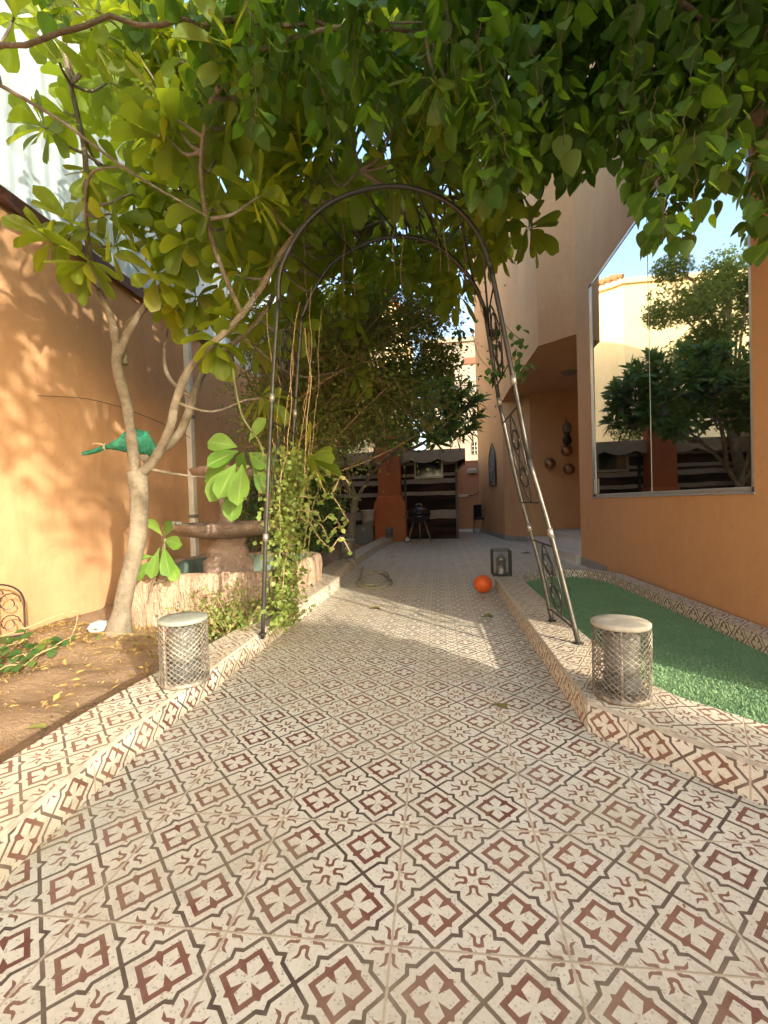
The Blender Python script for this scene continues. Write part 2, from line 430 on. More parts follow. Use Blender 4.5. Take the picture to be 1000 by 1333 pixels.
# ---------------------------------------------------------------- ground, patio, kerbs
GX,GY=-.138,1.0217
b=MB(); b.poly([(-300,-300,-.12),(300,-300,-.12),(300,600,-.12),(-300,600,-.12)]); struct(b.build('street_ground','street_dust'))
def grid(name,mat_,x0,x1,y0,y1,z,step,amp=0,freq=1,hole=None):
    b=MB(); nx=int((x1-x0)/step)+1; ny=int((y1-y0)/step)+1
    for j in range(ny+1):
        for i in range(nx+1):
            x=x0+(x1-x0)*i/nx; y=y0+(y1-y0)*j/ny
            zz=z+(noise.fractal(Vector((x*freq,y*freq,3)),1,2,4)*amp if amp else 0)
            b.v.append((x,y,zz))
    for j in range(ny):
        for i in range(nx):
            k=j*(nx+1)+i; q=[k,k+1,k+nx+2,k+nx+1]
            b.face(q,[(b.v[t][0]-GX,b.v[t][1]-GY) for t in q])
    return struct(b.build(name,mat_,smooth=True))
grid('patio_floor','tiles',-1.6,3.9,-4.5,15.45,0,.5)
grid('planter_soil','soil',-3.8,-1.4,-4.5,12.9,-.03,.06,.05,2.2)
grid('patio_floor_rear','skirting_stone',-3.8,-1.6,12.9,15.45,0,.5)
def kerb(name,outer,inner,z1,close=False,mats=('tiles','tiles_worn','nosing'),uoff=0,zoff=0.):
    """kerb between two plan lines; risers and top carry the tile pattern"""
    b=MB(); n=len(outer); L=[uoff]
    for i in range(n-1): L.append(L[-1]+math.dist(outer[i],outer[i+1]))
    m=n if close else n-1
    if close: L.append(L[-1]+math.dist(outer[-1],outer[0]))
    for i in range(m):
        j=(i+1)%n; o0,o1,i0,i1=outer[i],outer[j],inner[i],inner[j]; l0,l1=L[i],L[i+1]
        h=z1
        w0=math.dist(o0,i0); w1=math.dist(o1,i1)
        b.poly([(*o0,-.1),(*o1,-.1),(*o1,h-.012),(*o0,h-.012)],[(l0,-.1+zoff),(l1,-.1+zoff),(l1,h+zoff),(l0,h+zoff)])
        # rounded nosing
        def inn(p,q,t): return (p[0]+(q[0]-p[0])*t,p[1]+(q[1]-p[1])*t)
        a0,a1=inn(o0,i0,.012/w0),inn(o1,i1,.012/w1)
        b.poly([(*o0,h-.012),(*o1,h-.012),(*a1,h),(*a0,h)],[(l0,.197),(l1,.197),(l1,.2),(l0,.2)],2)
        b.poly([(*a0,h),(*a1,h),(*i1,h),(*i0,h)],[(l0,0),(l1,0),(l1,w1),(l0,w0)],1)
        b.poly([(*i1,-.1),(*i0,-.1),(*i0,h),(*i1,h)],[(l1,-.1+zoff),(l0,-.1+zoff),(l0,h+zoff),(l1,h+zoff)])
    if not close:
        for t in (0,-1):
            b.poly([(*outer[t],-.1),(*outer[t],h),(*inner[t],h),(*inner[t],-.1)])
    o=b.build(name,list(mats)); 
    return struct(o)
H=.13
Lo=[(-1.22,13.0),(-1.36,9.5),(-1.41,7.6),(-1.40,5.62),(-1.26,5.58),(-1.25,5.12),(-1.27,4.4),(-1.285,3.3),(-1.29,2.0),(-1.283,1.7),(-1.268,1.4),(-1.245,1.15),(-1.21,.9),(-1.17,.6),(-1.1,-4.4)]
Li=[(-1.50,13.0),(-1.64,9.5),(-1.69,7.6),(-1.68,5.62),(-1.50,5.45),(-1.46,5.12),(-1.47,4.4),(-1.50,3.3),(-1.60,2.0),(-1.60,1.7),(-1.59,1.4),(-1.57,1.15),(-1.54,.9),(-1.51,.6),(-1.46,-4.4)]
kerb('planter_kerb',Lo[::-1],Li[::-1],H,uoff=.1,zoff=.035)
Ro=[(1.9,.66),(1.05,1.58),(.84,1.80),(.62,2.06),(.62,3.6),(.62,5.4),(.70,5.62),(.90,5.78),(1.2,6.0),(1.55,6.1),(1.88,5.98),(2.10,5.5),(2.13,3.5),(2.13,.66)]
Ri=[(1.95,1.16),(1.22,1.90),(1.03,2.13),(.93,2.36),(.91,3.6),(.90,5.1),(.93,5.42),(1.04,5.6),(1.25,5.83),(1.55,5.92),(1.78,5.84),(1.93,5.45),(1.965,3.5),(1.96,1.16)]
kerb('lawn_kerb',Ro,Ri,H,close=True,uoff=.28,zoff=.035)
lawn=[(x+(.004 if x<1.5 else -.004),y) for x,y in Ri]
# artificial turf: base sheet with upright blades
b=MB(); b.poly([(x,y,.03) for x,y in Ri])
def inside(x,y,P):
    c=False; n=len(P)
    for i in range(n):
        (x1,y1),(x2,y2)=P[i],P[i-1]
        if (y1>y)!=(y2>y) and x<(x2-x1)*(y-y1)/(y2-y1)+x1: c=not c
    return c
cnt=0
while cnt<52000:
    y=1.2+4.7*random.random()**1.5; x=random.uniform(.9,1.97)
    if not inside(x,y,Ri): continue
    cnt+=1; h=random.uniform(.007,.014); a=random.uniform(0,6.28); wd=.0022+.0009*(y-1.2); t=random.uniform(-.008,.008); t2=random.uniform(-.008,.008)
    k=len(b.v); cx,sx=math.cos(a)*wd,math.sin(a)*wd
    b.v.extend([(x-cx,y-sx,.03),(x+cx,y+sx,.03),(x+t,y+t2,.03+h)]); b.face([k,k+1,k+2],None,0)
o=b.build('artificial_turf','turf_mat'); struct(o,'stuff')

# ---------------------------------------------------------------- left garden wall and screen
t=thing('garden_wall','tall orange stucco wall dappled with sun on the left of the garden','wall',(-3.85,4,0))
b=MB(); b.box((-3.97,-5,-.12),(-3.75,13.2,3.80)); b.build('wall_body','wall_orange',t,bevel=.01)
b=MB(); b.box((-3.99,-5,3.80),(-3.70,8.1,3.90)); b.box((-3.72,-5,3.74),(-3.69,8.1,3.80)); b.build('coping','copper_strip',t,bevel=.008)
t=thing('sheet_screen','pale corrugated metal screen standing above the orange garden wall','screen',(-4.1,4,3.8))
b=MB(); k=0; y=-5.
ys=[]; 
while y<13.2: ys.append(y); y+=.035
for y in ys:
    ph=(y/.21)%1; off=.007*(1 if ph<.35 else (-1 if .5<ph<.85 else 0))
    b.v.extend([(-4.08+off,y,3.7),(-4.08+off,y,6.6),(-4.10+off,y,3.7),(-4.10+off,y,6.6)])
for i in range(len(ys)-1):
    a=i*4; b.face([a,a+4,a+5,a+1]); b.face([a+2,a+3,a+7,a+6])
b.build('sheet','white_sheet',t)
b=MB(); b.box((-4.16,-5,6.6),(-4.0,13.2,6.68)); b.build('top_rail','white_paint',t)
t=thing('wall_post','slim off-white post fixed to the orange wall behind the fountain','post',(-3.7,6.5,-.05))
b=MB(); b.box((-3.745,6.44,-.08),(-3.66,6.54,5.2)); b.build('post_shaft','white_paint',t,bevel=.006)
for z in (.9,2.4,4.2): b=MB(); b.box((-3.748,6.42,z),(-3.652,6.56,z+.05)); b.build('bracket','galv',t,bevel=.004)
# loose cable across the wall
b=MB(); b.tube(cat([(-3.72,3.87,2.14),(-3.69,4.6,2.25),(-3.69,5.6,2.22),(-3.66,6.4,2.1)],6),.0035,6); o=b.build('wall_cable','cable_black'); tag(o,'thin dark cable strung along the orange wall behind the trunk','cable')

# ---------------------------------------------------------------- house
t=thing('villa','orange stucco villa with a large reflecting window and recessed entrance','house',(2.3,6,0)); villa=t
W0,W1,Y0,Y1=1.03,3.96,3.40,6.70
T=.22; X0=2.15; HZ=8.2
b=MB()
b.box((X0,1.85,-.1),(X0+T,Y0,HZ)); b.box((X0,Y1,-.1),(X0+T,7.27,HZ)); b.box((X0,Y0,-.1),(X0+T,Y1,W0)); b.box((X0,Y0,W1),(X0+T,Y1,HZ))
b.box((X0+T,1.85,-.1),(9,2.05,HZ))          # near return wall
b.box((X0+T,7.05,-.1),(4.0,7.27,3.52))      # side of the entrance recess
# recess back wall, lattice wall, upper storey
def wallseg(b,p,q,z0,z1,t=.2,side=1):
    p=Vector(p);q=Vector(q);d=(q-p).normalized();n=Vector((-d.y,d.x))*side*t
    b.prism([tuple(p),tuple(q),tuple(q+n),tuple(p+n)] if side>0 else [tuple(p+n),tuple(q+n),tuple(q),tuple(p)],z0,z1)
b.prism([(2.19,11.1),(4.2,11.1),(4.2,11.3),(2.19,11.3)],-.1,3.52)
b.prism([(1.66,11.9),(2.19,11.1),(2.19,11.32),(1.85,11.9)],-.1,3.52)
b.prism([(1.66,11.9),(1.85,11.9),(1.62,15.42),(1.33,15.42)],-.1,3.52)
b.prism([(4.0,7.27),(4.2,7.27),(4.2,11.1),(4.0,11.1)],-.1,3.52)
# upper storey over the entrance (its underside is the soffit)
b.prism([(2.151,7.27),(4.6,7.27),(4.6,15.42),(1.33,15.42),(1.655,11.9),(1.64,9.86),(1.68,7.72)],3.52,HZ)
b.build('wall','house_stucco',t)
# roof slab
b=MB(); b.prism([(1.95,1.7),(9,1.7),(9,15.6),(1.2,15.6),(1.45,7.5),(1.95,7.1)],HZ,HZ+.25); b.build('roof','cream',t)
# dark blocker sheet added behind the glass so the window has depth
b=MB(); b.box((X0+T+.25,Y0-.3,W0-.2),(X0+T+.3,Y1+.3,W1+.2)); b.build('interior_blocker','dark_base',t)
wnd=MB()
fr=.035
for (ya,yb,za,zb) in ((Y0,Y0+fr,W0,W1),(Y1-.13,Y1,W0,W1),(Y0,Y1,W0,W0+fr),(Y0,Y1,W1-fr,W1)): 
    wnd.box((X0+.004,ya+.001,za+.001),(X0+.08,yb-.001,zb-.001))
wf=wnd.build('window','alu',t,bevel=.003)
ym=4.93
for (ya,yb) in ((Y0+fr,ym-.003),(ym+.003,Y1-.13)):
    p=MB(); p.box((X0+.012,ya,W0+fr),(X0+.024,yb,W1-fr)); p.build('pane','solar_glass',wf)
p=MB(); p.box((X0+.009,ym-.003,W0+fr),(X0+.027,ym+.003,W1-fr)); p.build('glazing_bead','alu',wf)
p=MB(); p.box((X0-.012,Y0-.02,W0-.018),(X0+.05,Y1+.02,W0-.001)); p.build('sill','alu',wf,bevel=.003)
p=MB(); p.box((X0-.025,6.56,W0+.04),(X0+.003,6.60,W0+.25)); p.build('window_latch','galv',wf,bevel=.006)
# skirtings
b=MB()
b.prism([(1.32,15.40),(1.645,11.9),(2.18,11.08),(2.19,11.1),(1.655,11.92),(1.335,15.42)],0,.12)
b.build('skirting','skirting_stone',t)
b=MB(); b.box((2.135,6.2,0),(2.149,7.27,.12)); b.build('skirting','skirting_stone',t)
# entrance steps
b=MB(); b.box((2.07,7.28,-.05),(2.62,11.07,.12)); b.box((2.05,7.28,.12),(2.66,11.07,.15)); b.box((2.6,7.28,.15),(4.0,11.07,.27)); b.box((2.58,7.28,.27),(4.0,11.07,.30))
b.build('entrance_step','marble',t,bevel=.004)
# round ceiling lamp in the soffit
b=MB(); b.lathe([(.02,-.06),(.10,-.055),(.15,-.02),(.16,0)],(2.62,9.4,3.52),24); b.build('ceiling_lamp','dusty_metal',t,True)
# pointed lattice window on the far wall
def face_pt(s,z,off=0):   # along the lattice wall
    p=Vector((1.66,11.9)); q=Vector((1.33,15.37)); d=(q-p).normalized(); n=Vector((-d.y,d.x))
    r=p+d*s+n*off; return (r.x,r.y,z)
b=MB(); s0=1.22; hw=.42; zb,zt=1.47,2.62
out=[(s0-hw,zb),(s0+hw,zb),(s0+hw,2.12),(s0+hw*.8,2.34),(s0+hw*.35,2.5),(s0,zt),(s0-hw*.35,2.5),(s0-hw*.8,2.34),(s0-hw,2.12)]
b.tube([face_pt(a,z,.02) for a,z in out],.022,6,closed=True)
lw=b.build('window','black_iron',t)
b=MB()
for i in range(-8,14):
    for sg in (1,-1):
        pts=[]
        for k in range(15):
            a=-hw+2*hw*k/14; z=zb+.1*i+sg*a*1.6+.3
            lim=2.12+.5*max(0,1-abs(a)/hw)**.7 if True else 0
            if zb<z<min(lim,zt): pts.append(face_pt(s0+a,z,.02))
        if len(pts)>1: b.tube(pts,.011,4)
for r in (.10,.18): b.tube([face_pt(s0+r*math.cos(q*.524),1.95+r*math.sin(q*.524),.03) for q in range(12)],.012,5,closed=True)
b.build('lattice','dusty_metal',lw)
b=MB(); b.poly([face_pt(a,z,.004) for a,z in out][::-1]); b.build('pane','back_orange',lw)

# wall ornaments in the recess
yo=11.1
def orb(x,z,lab,r=.13):
    t=thing('wall_ornament',lab,'ornament',(x,yo-.09,z),'round copper ornaments on the entrance wall')
    b=MB(); pr_=[(.01,-r)]+[(r*math.cos(a),r*math.sin(a)) for a in [R(q) for q in range(-75,76,15)]]+[(.01,r)]
    b.lathe(pr_,(x,yo-.10,z),20,wav=lambda a,i:.03*math.sin(a*8)); b.build('orb','copper_orb',t,True)
    b=MB(); b.tube([(x,yo-.1,z),(x,yo,z)],.03,8); b.build('wall_fixing','black_iron',t)
orb(2.98,2.13,'upper round copper ornament just below the wall lantern'); orb(2.60,1.84,'left round copper ornament nearest the recess corner'); orb(3.02,1.70,'lowest round copper ornament under the wall lantern')
t=thing('wall_lantern','tall dark metal lantern hanging above copper ornaments in the entrance','lantern',(2.98,yo,2.5))
b=MB(); b.lathe([(.03,-.24),(.085,-.22),(.10,-.12),(.07,-.05),(.05,0),(.07,.04)],(2.99,yo-.12,2.5),12); b.build('lower_cage','black_iron',t,True)
b=MB(); b.lathe([(.07,.04),(.10,.10),(.09,.2),(.04,.27),(.012,.30)],(2.99,yo-.12,2.5),12); b.build('upper_cage','dusty_metal',t,True)
b=MB(); b.tube([(2.99,yo,2.84),(2.99,yo-.12,2.86),(2.99,yo-.12,2.78)],.008,6); b.build('hook','black_iron',t)

# ---------------------------------------------------------------- back wall, neighbours
t=thing('rear_wall','low orange wall closing the patio behind the folding chair','wall',(0,15.5,0))
b=MB(); b.box((-4,15.43,-.1),(1.9,15.6,2.38)); b.build('wall_body','back_orange',t)
b=MB(); b.box((-4,15.41,0),(1.33,15.43,.10)); b.build('skirting','white_paint',t)
b=MB(); b.box((.52,15.39,1.17),(1.0,15.43,1.26)); b.build('socket_plate','white_paint',t,bevel=.004)
t=thing('wall_lamp_box','small white box lamp mounted high on the rear orange wall','wall light',(1.1,15.4,2.0))
b=MB(); b.box((.98,15.25,1.95),(1.26,15.43,2.10)); b.build('housing','white_paint',t,bevel=.01)
b=MB(); b.box((1.0,15.243,1.965),(1.24,15.25,2.05)); b.build('lens','galv',t)
b=MB(); b.tube(cat([(1.37,15.38,2.9),(1.36,15.38,1.9),(1.38,15.36,1.45),(1.25,15.36,1.25),(.95,15.37,1.2)],5),.012,6); o=b.build('hanging_cable','cable_red'); tag(o,'dark red cable hanging down the rear wall corner','cable')

def facade(t,x0,x1,y,z0,z1,wins,mat_='shade_toned_plaster'):
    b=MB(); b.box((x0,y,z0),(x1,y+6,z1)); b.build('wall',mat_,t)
    for (a,c,d,e) in wins:
        f=MB()
        for q in ((a,c,a+.06,e),(d-.06,c,d,e),(a+.06,c,d-.06,c+.06),(a+.06,e-.06,d-.06,e)): f.box((q[0],y-.05,q[1]),(q[2],y-.002,q[3]))
        w_=f.build('window','black_iron',t)
        p=MB(); p.box((a+.05,y-.02,c+.05),(d-.05,y-.004,e-.05)); p.build('pane','dark_glass',w_)
        p=MB()
        for k in range(1,4): 
            xx=a+(d-a)*k/4; p.box((xx-.012,y-.07,c),(xx+.012,y-.052,e))
        for k in range(1,3):
            zz=c+(e-c)*k/3; p.box((a,y-.09,zz-.012),(d,y-.072,zz+.012))
        p.build('grille','white_paint',w_)
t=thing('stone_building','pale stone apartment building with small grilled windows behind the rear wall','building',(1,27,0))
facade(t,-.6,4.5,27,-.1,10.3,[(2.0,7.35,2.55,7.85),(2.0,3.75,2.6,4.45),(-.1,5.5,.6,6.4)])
b=MB(); b.box((-.7,26.85,10.3),(4.6,33,10.55)); b.build('parapet','shade_toned_plaster',t)
b=MB()
for z in (3.3,4.9,6.5,8.1): b.box((-.6,26.97,z),(4.5,26.996,z+.06))
b.build('string_course','white_paint',t)
b=MB(); b.tube([(2.75,26.9,3),(2.75,26.9,9.4)],.05,6); b.build('drainpipe','stone_grey',t)
b=MB(); b.box((1.7,26.9,9.0),(2.4,26.97,9.35)); b.build('awning','red_leaf',t)
t=thing('cream_building','tall sunlit cream building with a tiled roof edge, mirrored in the villa window','building',(-7,18,0))
foot=[(-14,18),(-2.75,18),(-1.3,19.2),(-1.3,25.5),(-14,25.5)]
b=MB(); b.prism(foot,-.1,8.9); b.build('wall','cream',t)
def grow(P,d):
    cx_=sum(p[0] for p in P)/len(P); cy_=sum(p[1] for p in P)/len(P); return [(x+d*(1 if x>cx_ else -1),y+d*(1 if y>cy_ else -1)) for x,y in P]
b=MB(); b.prism(grow(foot,.12),8.9,9.08); b.build('parapet','cream',t)
b=MB()
for k in range(9):
    f=(k+.5)/9; x=-2.7+1.5*f; y=17.9+1.25*f; b.tube([(x-.05,y-.15,9.12),(x+.25,y+.25,9.3)],.085,8)
b.build('tile_ridge','roof_tile',t)
for (x0,z0) in ((-9.6,6.2),(-12.2,6.2)):
    f=MB(); f.box((x0,17.93,z0),(x0+.9,17.998,z0+1.3)); w_=f.build('window','white_paint',t)
    p=MB(); p.box((x0+.06,17.91,z0+.06),(x0+.84,17.93,z0+1.24)); p.build('pane','dark_glass',w_)

# ---------------------------------------------------------------- striped tent hut, pillar and things by it
t=thing('tent_hut','dark goat-hair tent hut with beige stripes and a scalloped valance','tent',(-1.8,12.8,0))
b=MB(); b.box((-3.6,12.72,-.02),(.53,12.80,2.36)); b.box((.45,12.80,-.02),(.53,15.0,2.36)); b.build('striped_wall','tent_stripes',t)
b=MB(); b.prism([(-3.7,12.45),(.74,12.45),(.62,15.2),(-3.7,15.2)],2.36,2.46); b.build('roof','tent_beige',t,bevel=.01)
b=MB()
n=66
for i in range(n):
    x0=-3.7+4.44*i/n; x1=-3.7+4.44*(i+1)/n
    f=lambda x: 2.20-.10*abs(math.sin((x+3.7)*math.pi/.74))
    b.poly([(x0,12.44,f(x0)),(x1,12.44,f(x1)),(x1,12.44,2.365),(x0,12.44,2.365)])
    b.poly([(x0,12.455,f(x0)),(x0,12.455,2.365),(x1,12.455,2.365),(x1,12.455,f(x1))])
for i in range(20):
    y0=12.45+2.5*i/20; y1=12.45+2.5*(i+1)/20; g=lambda y:2.14-.14*abs(math.sin((y-12.45)*math.pi/.62)); xx=lambda y:.74-.045*(y-12.45)
    b.poly([(xx(y0),y0,g(y0)),(xx(y1),y1,g(y1)),(xx(y1),y1,2.365),(xx(y0),y0,2.365)]); 
b.build('valance','tent_beige',t)
b=MB()
for q in ((-.66,1.69,-.61,2.3),(.09,1.69,.14,2.3),(-.61,1.69,.09,1.75),(-.61,2.24,.09,2.3)): b.box((q[0],12.66,q[1]),(q[2],12.715,q[3]))
wf=b.build('window','galv',t)
p=MB(); p.box((-.61,12.68,1.75),(.09,12.69,2.24)); p.build('pane','dark_glass',wf)
for q in (-.95,.46): b=MB(); b.box((q,12.61,0),(q+.06,12.67,2.36)); b.build('tent_pole','black_iron',t)
t=thing('red_pillar','thick terracotta red plastered pillar with a widened base beside the grill','pillar',(-1.33,12.3,0))
b=MB(); k=len(b.v)
def ring(cx,cy,hx,hy,z): return [(cx-hx,cy-hy,z),(cx+hx,cy-hy,z),(cx+hx,cy+hy,z),(cx-hx,cy+hy,z)]
lv=[(.43,.30,-.05),(.43,.30,.95),(.41,.28,1.05),(.35,.25,1.15),(.36,.25,1.18),(.31,.22,1.24),(.31,.22,3.3)]
for hx,hy,z in lv: b.v.extend(ring(-1.32,12.42,hx,hy,z))
for i in range(len(lv)-1):
    for j in range(4): j2=(j+1)%4; b.face([i*4+j,i*4+j2,i*4+4+j2,i*4+4+j])
b.face([len(lv)*4-4+j for j in range(4)])
b.build('shaft','pillar_red',t,bevel=.015)
# second pillar in the depth of the planting
t=thing('orange_pier','narrow orange wall pier half hidden behind the vines on the left','pillar',(-3.3,11.5,0))
b=MB(); b.box((-3.55,11.3,-.1),(-3.05,11.7,3.4)); b.box((-3.6,11.25,3.4),(-3.0,11.75,3.52)); b.build('shaft','wall_orange',t,bevel=.01)
# kettle grill
t=thing('kettle_grill','black kettle barbecue on metal legs with a white wheel','grill',(-.52,11.8,0))
cx,cy=-.52,11.8
b=MB(); b.lathe([(.02,.50),(.12,.515),(.22,.56),(.28,.64),(.295,.72)],(cx,cy,0),28); b.build('bowl','black_enamel',t,True)
b=MB(); b.lathe([(.305,.725),(.295,.78),(.25,.86),(.17,.915),(.08,.94),(.01,.945)],(cx,cy,0),28); lid=b.build('lid','black_enamel',t,True)
b=MB(); b.tube(cat([(cx-.07,cy,.935),(cx-.06,cy,.985),(cx+.06,cy,.985),(cx+.07,cy,.935)],4),.012,6); b.build('lid_handle','galv',lid,True)
for (ax_,ay_) in ((-.30,-.12),(.30,-.14),(0,.28)):
    b=MB(); b.tube([(cx+ax_*.45,cy+ay_*.45,.56),(cx+ax_,cy+ay_,.02)],.017,8); b.build('leg','galv',t,True)
for s_ in (-1,):
    b=MB(); b.tube([(cx-.31,cy-.17,.085),(cx-.31,cy-.13,.085)],.085,20); w_=b.build('wheel','black_enamel',t)
    b=MB(); b.tube([(cx-.31,cy-.178,.085),(cx-.31,cy-.171,.085)],.05,16); b.build('hub','wheel_white',w_)
b=MB(); b.tube([(cx-.3,cy-.14,.085),(cx+.3,cy-.14,.085)],.010,6); b.build('axle','galv',t)
for q in (-.42,.29): b=MB(); b.box((cx+q,cy-.1,.63),(cx+q+.13,cy+.1,.65)); b.build('side_shelf','black_enamel',t)
# chair by the rear wall
t=thing('folding_chair','black fabric chair on thin metal legs against the rear wall','chair',(1.3,14.8,0))
b=MB(); b.box((1.12,15.02,.48),(1.48,15.06,.90)); b.build('backrest','black_cloth',t,bevel=.02)
b=MB(); b.box((1.10,14.62,.43),(1.50,15.03,.475)); b.build('seat','black_cloth',t,bevel=.015)
for (x,y,x2,y2) in ((1.11,14.64,1.07,14.55),(1.49,14.64,1.53,14.55)):
    b=MB(); b.tube([(x,y,.45),(x2,y2,0)],.012,6); b.build('leg','galv',t)
for (x,x2) in ((1.12,1.10),(1.48,1.50)):
    b=MB(); b.tube([(x,15.07,.88),(x,15.05,.45),(x2,15.12,0)],.012,6); b.build('leg','galv',t)
b=MB(); b.tube([(1.08,14.57,.12),(1.52,14.57,.12)],.008,6); b.build('stretcher','galv',t)
# storage box, bucket, clutter left of the pillar
t=thing('storage_box','dark grey lidded storage box left of the red pillar','box',(-2.0,12.0,0))
b=MB(); b.box((-2.24,11.85,-.04),(-1.76,12.2,.42)); b.build('body','grey_box',t,bevel=.01)
b=MB(); b.box((-2.26,11.83,.42),(-1.74,12.22,.475)); b.build('lid','grey_box',t,bevel=.012)
b=MB(); b.box((-2.03,11.82,.33),(-1.97,11.85,.41)); b.build('latch','galv',t)
t=thing('paint_bucket','white plastic bucket standing on the grey storage box','bucket',(-1.9,12.0,.475))
b=MB(); b.lathe([(.145,0),(.165,.18),(.18,.36),(.195,.37),(.195,.40),(.175,.40),(.15,.02),(.01,.02)],(-1.9,12.02,.477),22); b.build('pail','bucket_white',t,True)
b=MB(); b.tube(cat([(-2.09,12.02,.84),(-2.02,11.83,.74),(-1.9,11.79,.70),(-1.78,11.83,.74),(-1.71,12.02,.84)],4),.006,6); b.build('bail_handle','galv',t)
t=thing('tool_heap','jumble of blue grey tools and bags beside the grey storage box','clutter',(-2.55,12.0,0))
b=MB(); random.seed(3)
for i in range(9):
    c=Vector((-2.5+random.uniform(-.22,.2),12.0+random.uniform(-.1,.2),.06+random.random()*.3)); s_=random.uniform(.05,.12)
    m_=Matrix.Translation(c)@Matrix.Rotation(random.uniform(0,3),4,'Z')@Matrix.Rotation(random.uniform(-.5,.5),4,'X'); b.box((-s_,-s_*.7,-s_*.5),(s_,s_*.7,s_*.5),M=m_)
b.build('bags','plastic_pale',t,bevel=.02)
b=MB()
for i in range(4): b.tube([(-2.7+.1*i,11.95,-.02),(-2.75+.13*i,12.3,.75+.1*i)],.012,6)
b.build('tool_handles','twig',t)

# ---------------------------------------------------------------- lanterns
def mesh_lantern(name,lab,x,y,r,h,lidm,seed,group='expanded metal lanterns on the kerbs'):
    random.seed(seed); z0=H+.002
    t=thing(name,lab,'lantern',(x,y,z0),group)
    b=MB(); b.lathe([(.01,0),(r*1.0,0),(r*1.02,.006),(r*1.02,.02),(r*.9,.024),(.01,.024)],(x,y,z0),36); b.build('base','dusty_metal',t,True)
    b=MB(); b.lathe([(.01,h-.02),(r*1.0,h-.02),(r*1.03,h-.012),(r*1.03,h-.002),(r*.97,h+.003),(r*.5,h+.006),(.01,h+.007)],(x,y,z0),40); b.build('lid',lidm,t,True)
    b=MB(); n=24; zr=int(h/.0125)
    for sg in (1,-1):
        for i in range(n):
            pts=[]
            for k in range(zr*2+1):
                zz=.02+(h-.04)*k/(zr*2); a=2*math.pi*(i/n)+sg*(zz/.0125)*math.pi/n
                rr=r*(1.0+.015*math.sin(a*3+zz*9)+.008*math.sin(zz*30+i)); pts.append((x+rr*math.cos(a),y+rr*math.sin(a),z0+zz))
            b.tube(pts,.0021,4,cap=False)
    b.build('mesh_cage','dusty_metal',t)
    for a in (R(250),R(70)):
        b=MB(); c,s_=math.cos(a)*r*.97,math.sin(a)*r*.97; b.tube([(x+c,y+s_,z0+.01),(x+c,y+s_,z0+h-.01)],.006,6); b.build('upright','dusty_metal',t)
    b=MB(); b.lathe([(.01,.024),(r*.62,.026),(r*.66,.05),(r*.66,.10),(r*.60,.11),(.01,.11)],(x,y,z0),28); b.build('candle_base','dark_base',t,True)
    b=MB(); b.lathe([(r*.55,.11),(r*.62,.14),(r*.60,.2),(r*.63,h*.8),(r*.5,h*.86),(r*.35,h*.9),(.01,h*.9)],(x,y,z0),28,wav=lambda a,i:.02*math.sin(a*2+i)); b.build('glass_cylinder','candle_glass',t,True)
mesh_lantern('mesh_lantern','wire mesh lantern with dusty cream lid on the kerb beside the green turf',.79,2.13,.118,.335,'lid_dust',1)
mesh_lantern('mesh_lantern','wire mesh lantern with grey-green lid on the kerb beside the bare soil',-1.335,2.20,.118,.335,'lid_green',2)
mesh_lantern('mesh_lantern','small wire mesh lantern on the kerb near the coiled hose',-1.52,7.3,.13,.33,'lid_green',3)
mesh_lantern('mesh_lantern','farthest small wire mesh lantern, in front of the red pillar base',-1.32,11.9,.10,.26,'lid_green',4)
# square framed lantern
t=thing('framed_lantern','square black-framed lantern with a small domed candle lantern inside','lantern',(.72,5.58,H))
x,y,s_,h=.715,5.53,.105,.30; z0=H+.001
b=MB()
for a in (-s_,s_):
    for c in (-s_,s_): b.tube([(x+a,y+c,z0),(x+a,y+c,z0+h)],.006,6)
for z in (z0+.006,z0+h):
    b.tube([(x-s_,y-s_,z),(x+s_,y-s_,z),(x+s_,y+s_,z),(x-s_,y+s_,z)],.006,6,closed=True)
b.build('frame','black_iron',t)
b=MB()
for k in range(-8,9):
    q=k*s_/9
    for f in (-s_,s_):
        b.tube([(x+q,y+f,z0),(x+q,y+f,z0+h)],.0012,3,cap=False); b.tube([(x+f,y+q,z0),(x+f,y+q,z0+h)],.0012,3,cap=False)
b.build('wire_mesh','black_iron',t)
b=MB(); b.box((x-s_,y-s_,z0),(x+s_,y+s_,z0+.008)); b.build('base','black_iron',t)
b=MB(); b.lathe([(.01,.01),(.065,.012),(.062,.03),(.055,.04),(.058,.18),(.065,.185),(.045,.215),(.02,.24),(.008,.262)],(x,y,z0),16); b.build('inner_lantern','galv',t,True)

# ball
t=MB(); cx,cy,r=.46,5.12,.100
prof=[(.002,-r)]+[(r*math.cos(R(a)),r*math.sin(R(a))) for a in range(-84,85,7)]+[(.002,r)]
t.lathe(prof,(cx,cy,r+.001),40); o=t.build('ball','ball_orange',None,True); tag(o,'bright orange plastic ball resting against the lawn kerb','ball')
# hose
b=MB()
hp=[(-1.55,7.05,.14),(-1.42,7.0,.15),(-1.3,6.9,.10),(-1.22,6.8,.02),(-.99,6.75,.014),(-.74,6.2,.014),(-.62,5.75,.014),(-.68,5.45,.014),(-.88,5.40,.014),(-1.06,5.6,.014),(-1.1,6.0,.014),(-1.0,6.45,.02),(-.8,6.5,.03),(-.7,6.1,.035),(-.72,5.7,.03),(-.9,5.52,.03),(-1.05,5.85,.03),(-1.15,6.5,.02),(-1.25,7.2,.014)]
b.tube(cat(hp,7),.011,8); o=b.build('garden_hose','hose_skin',None,True); tag(o,'thin olive garden hose coiled on the patio by the kerb','hose')

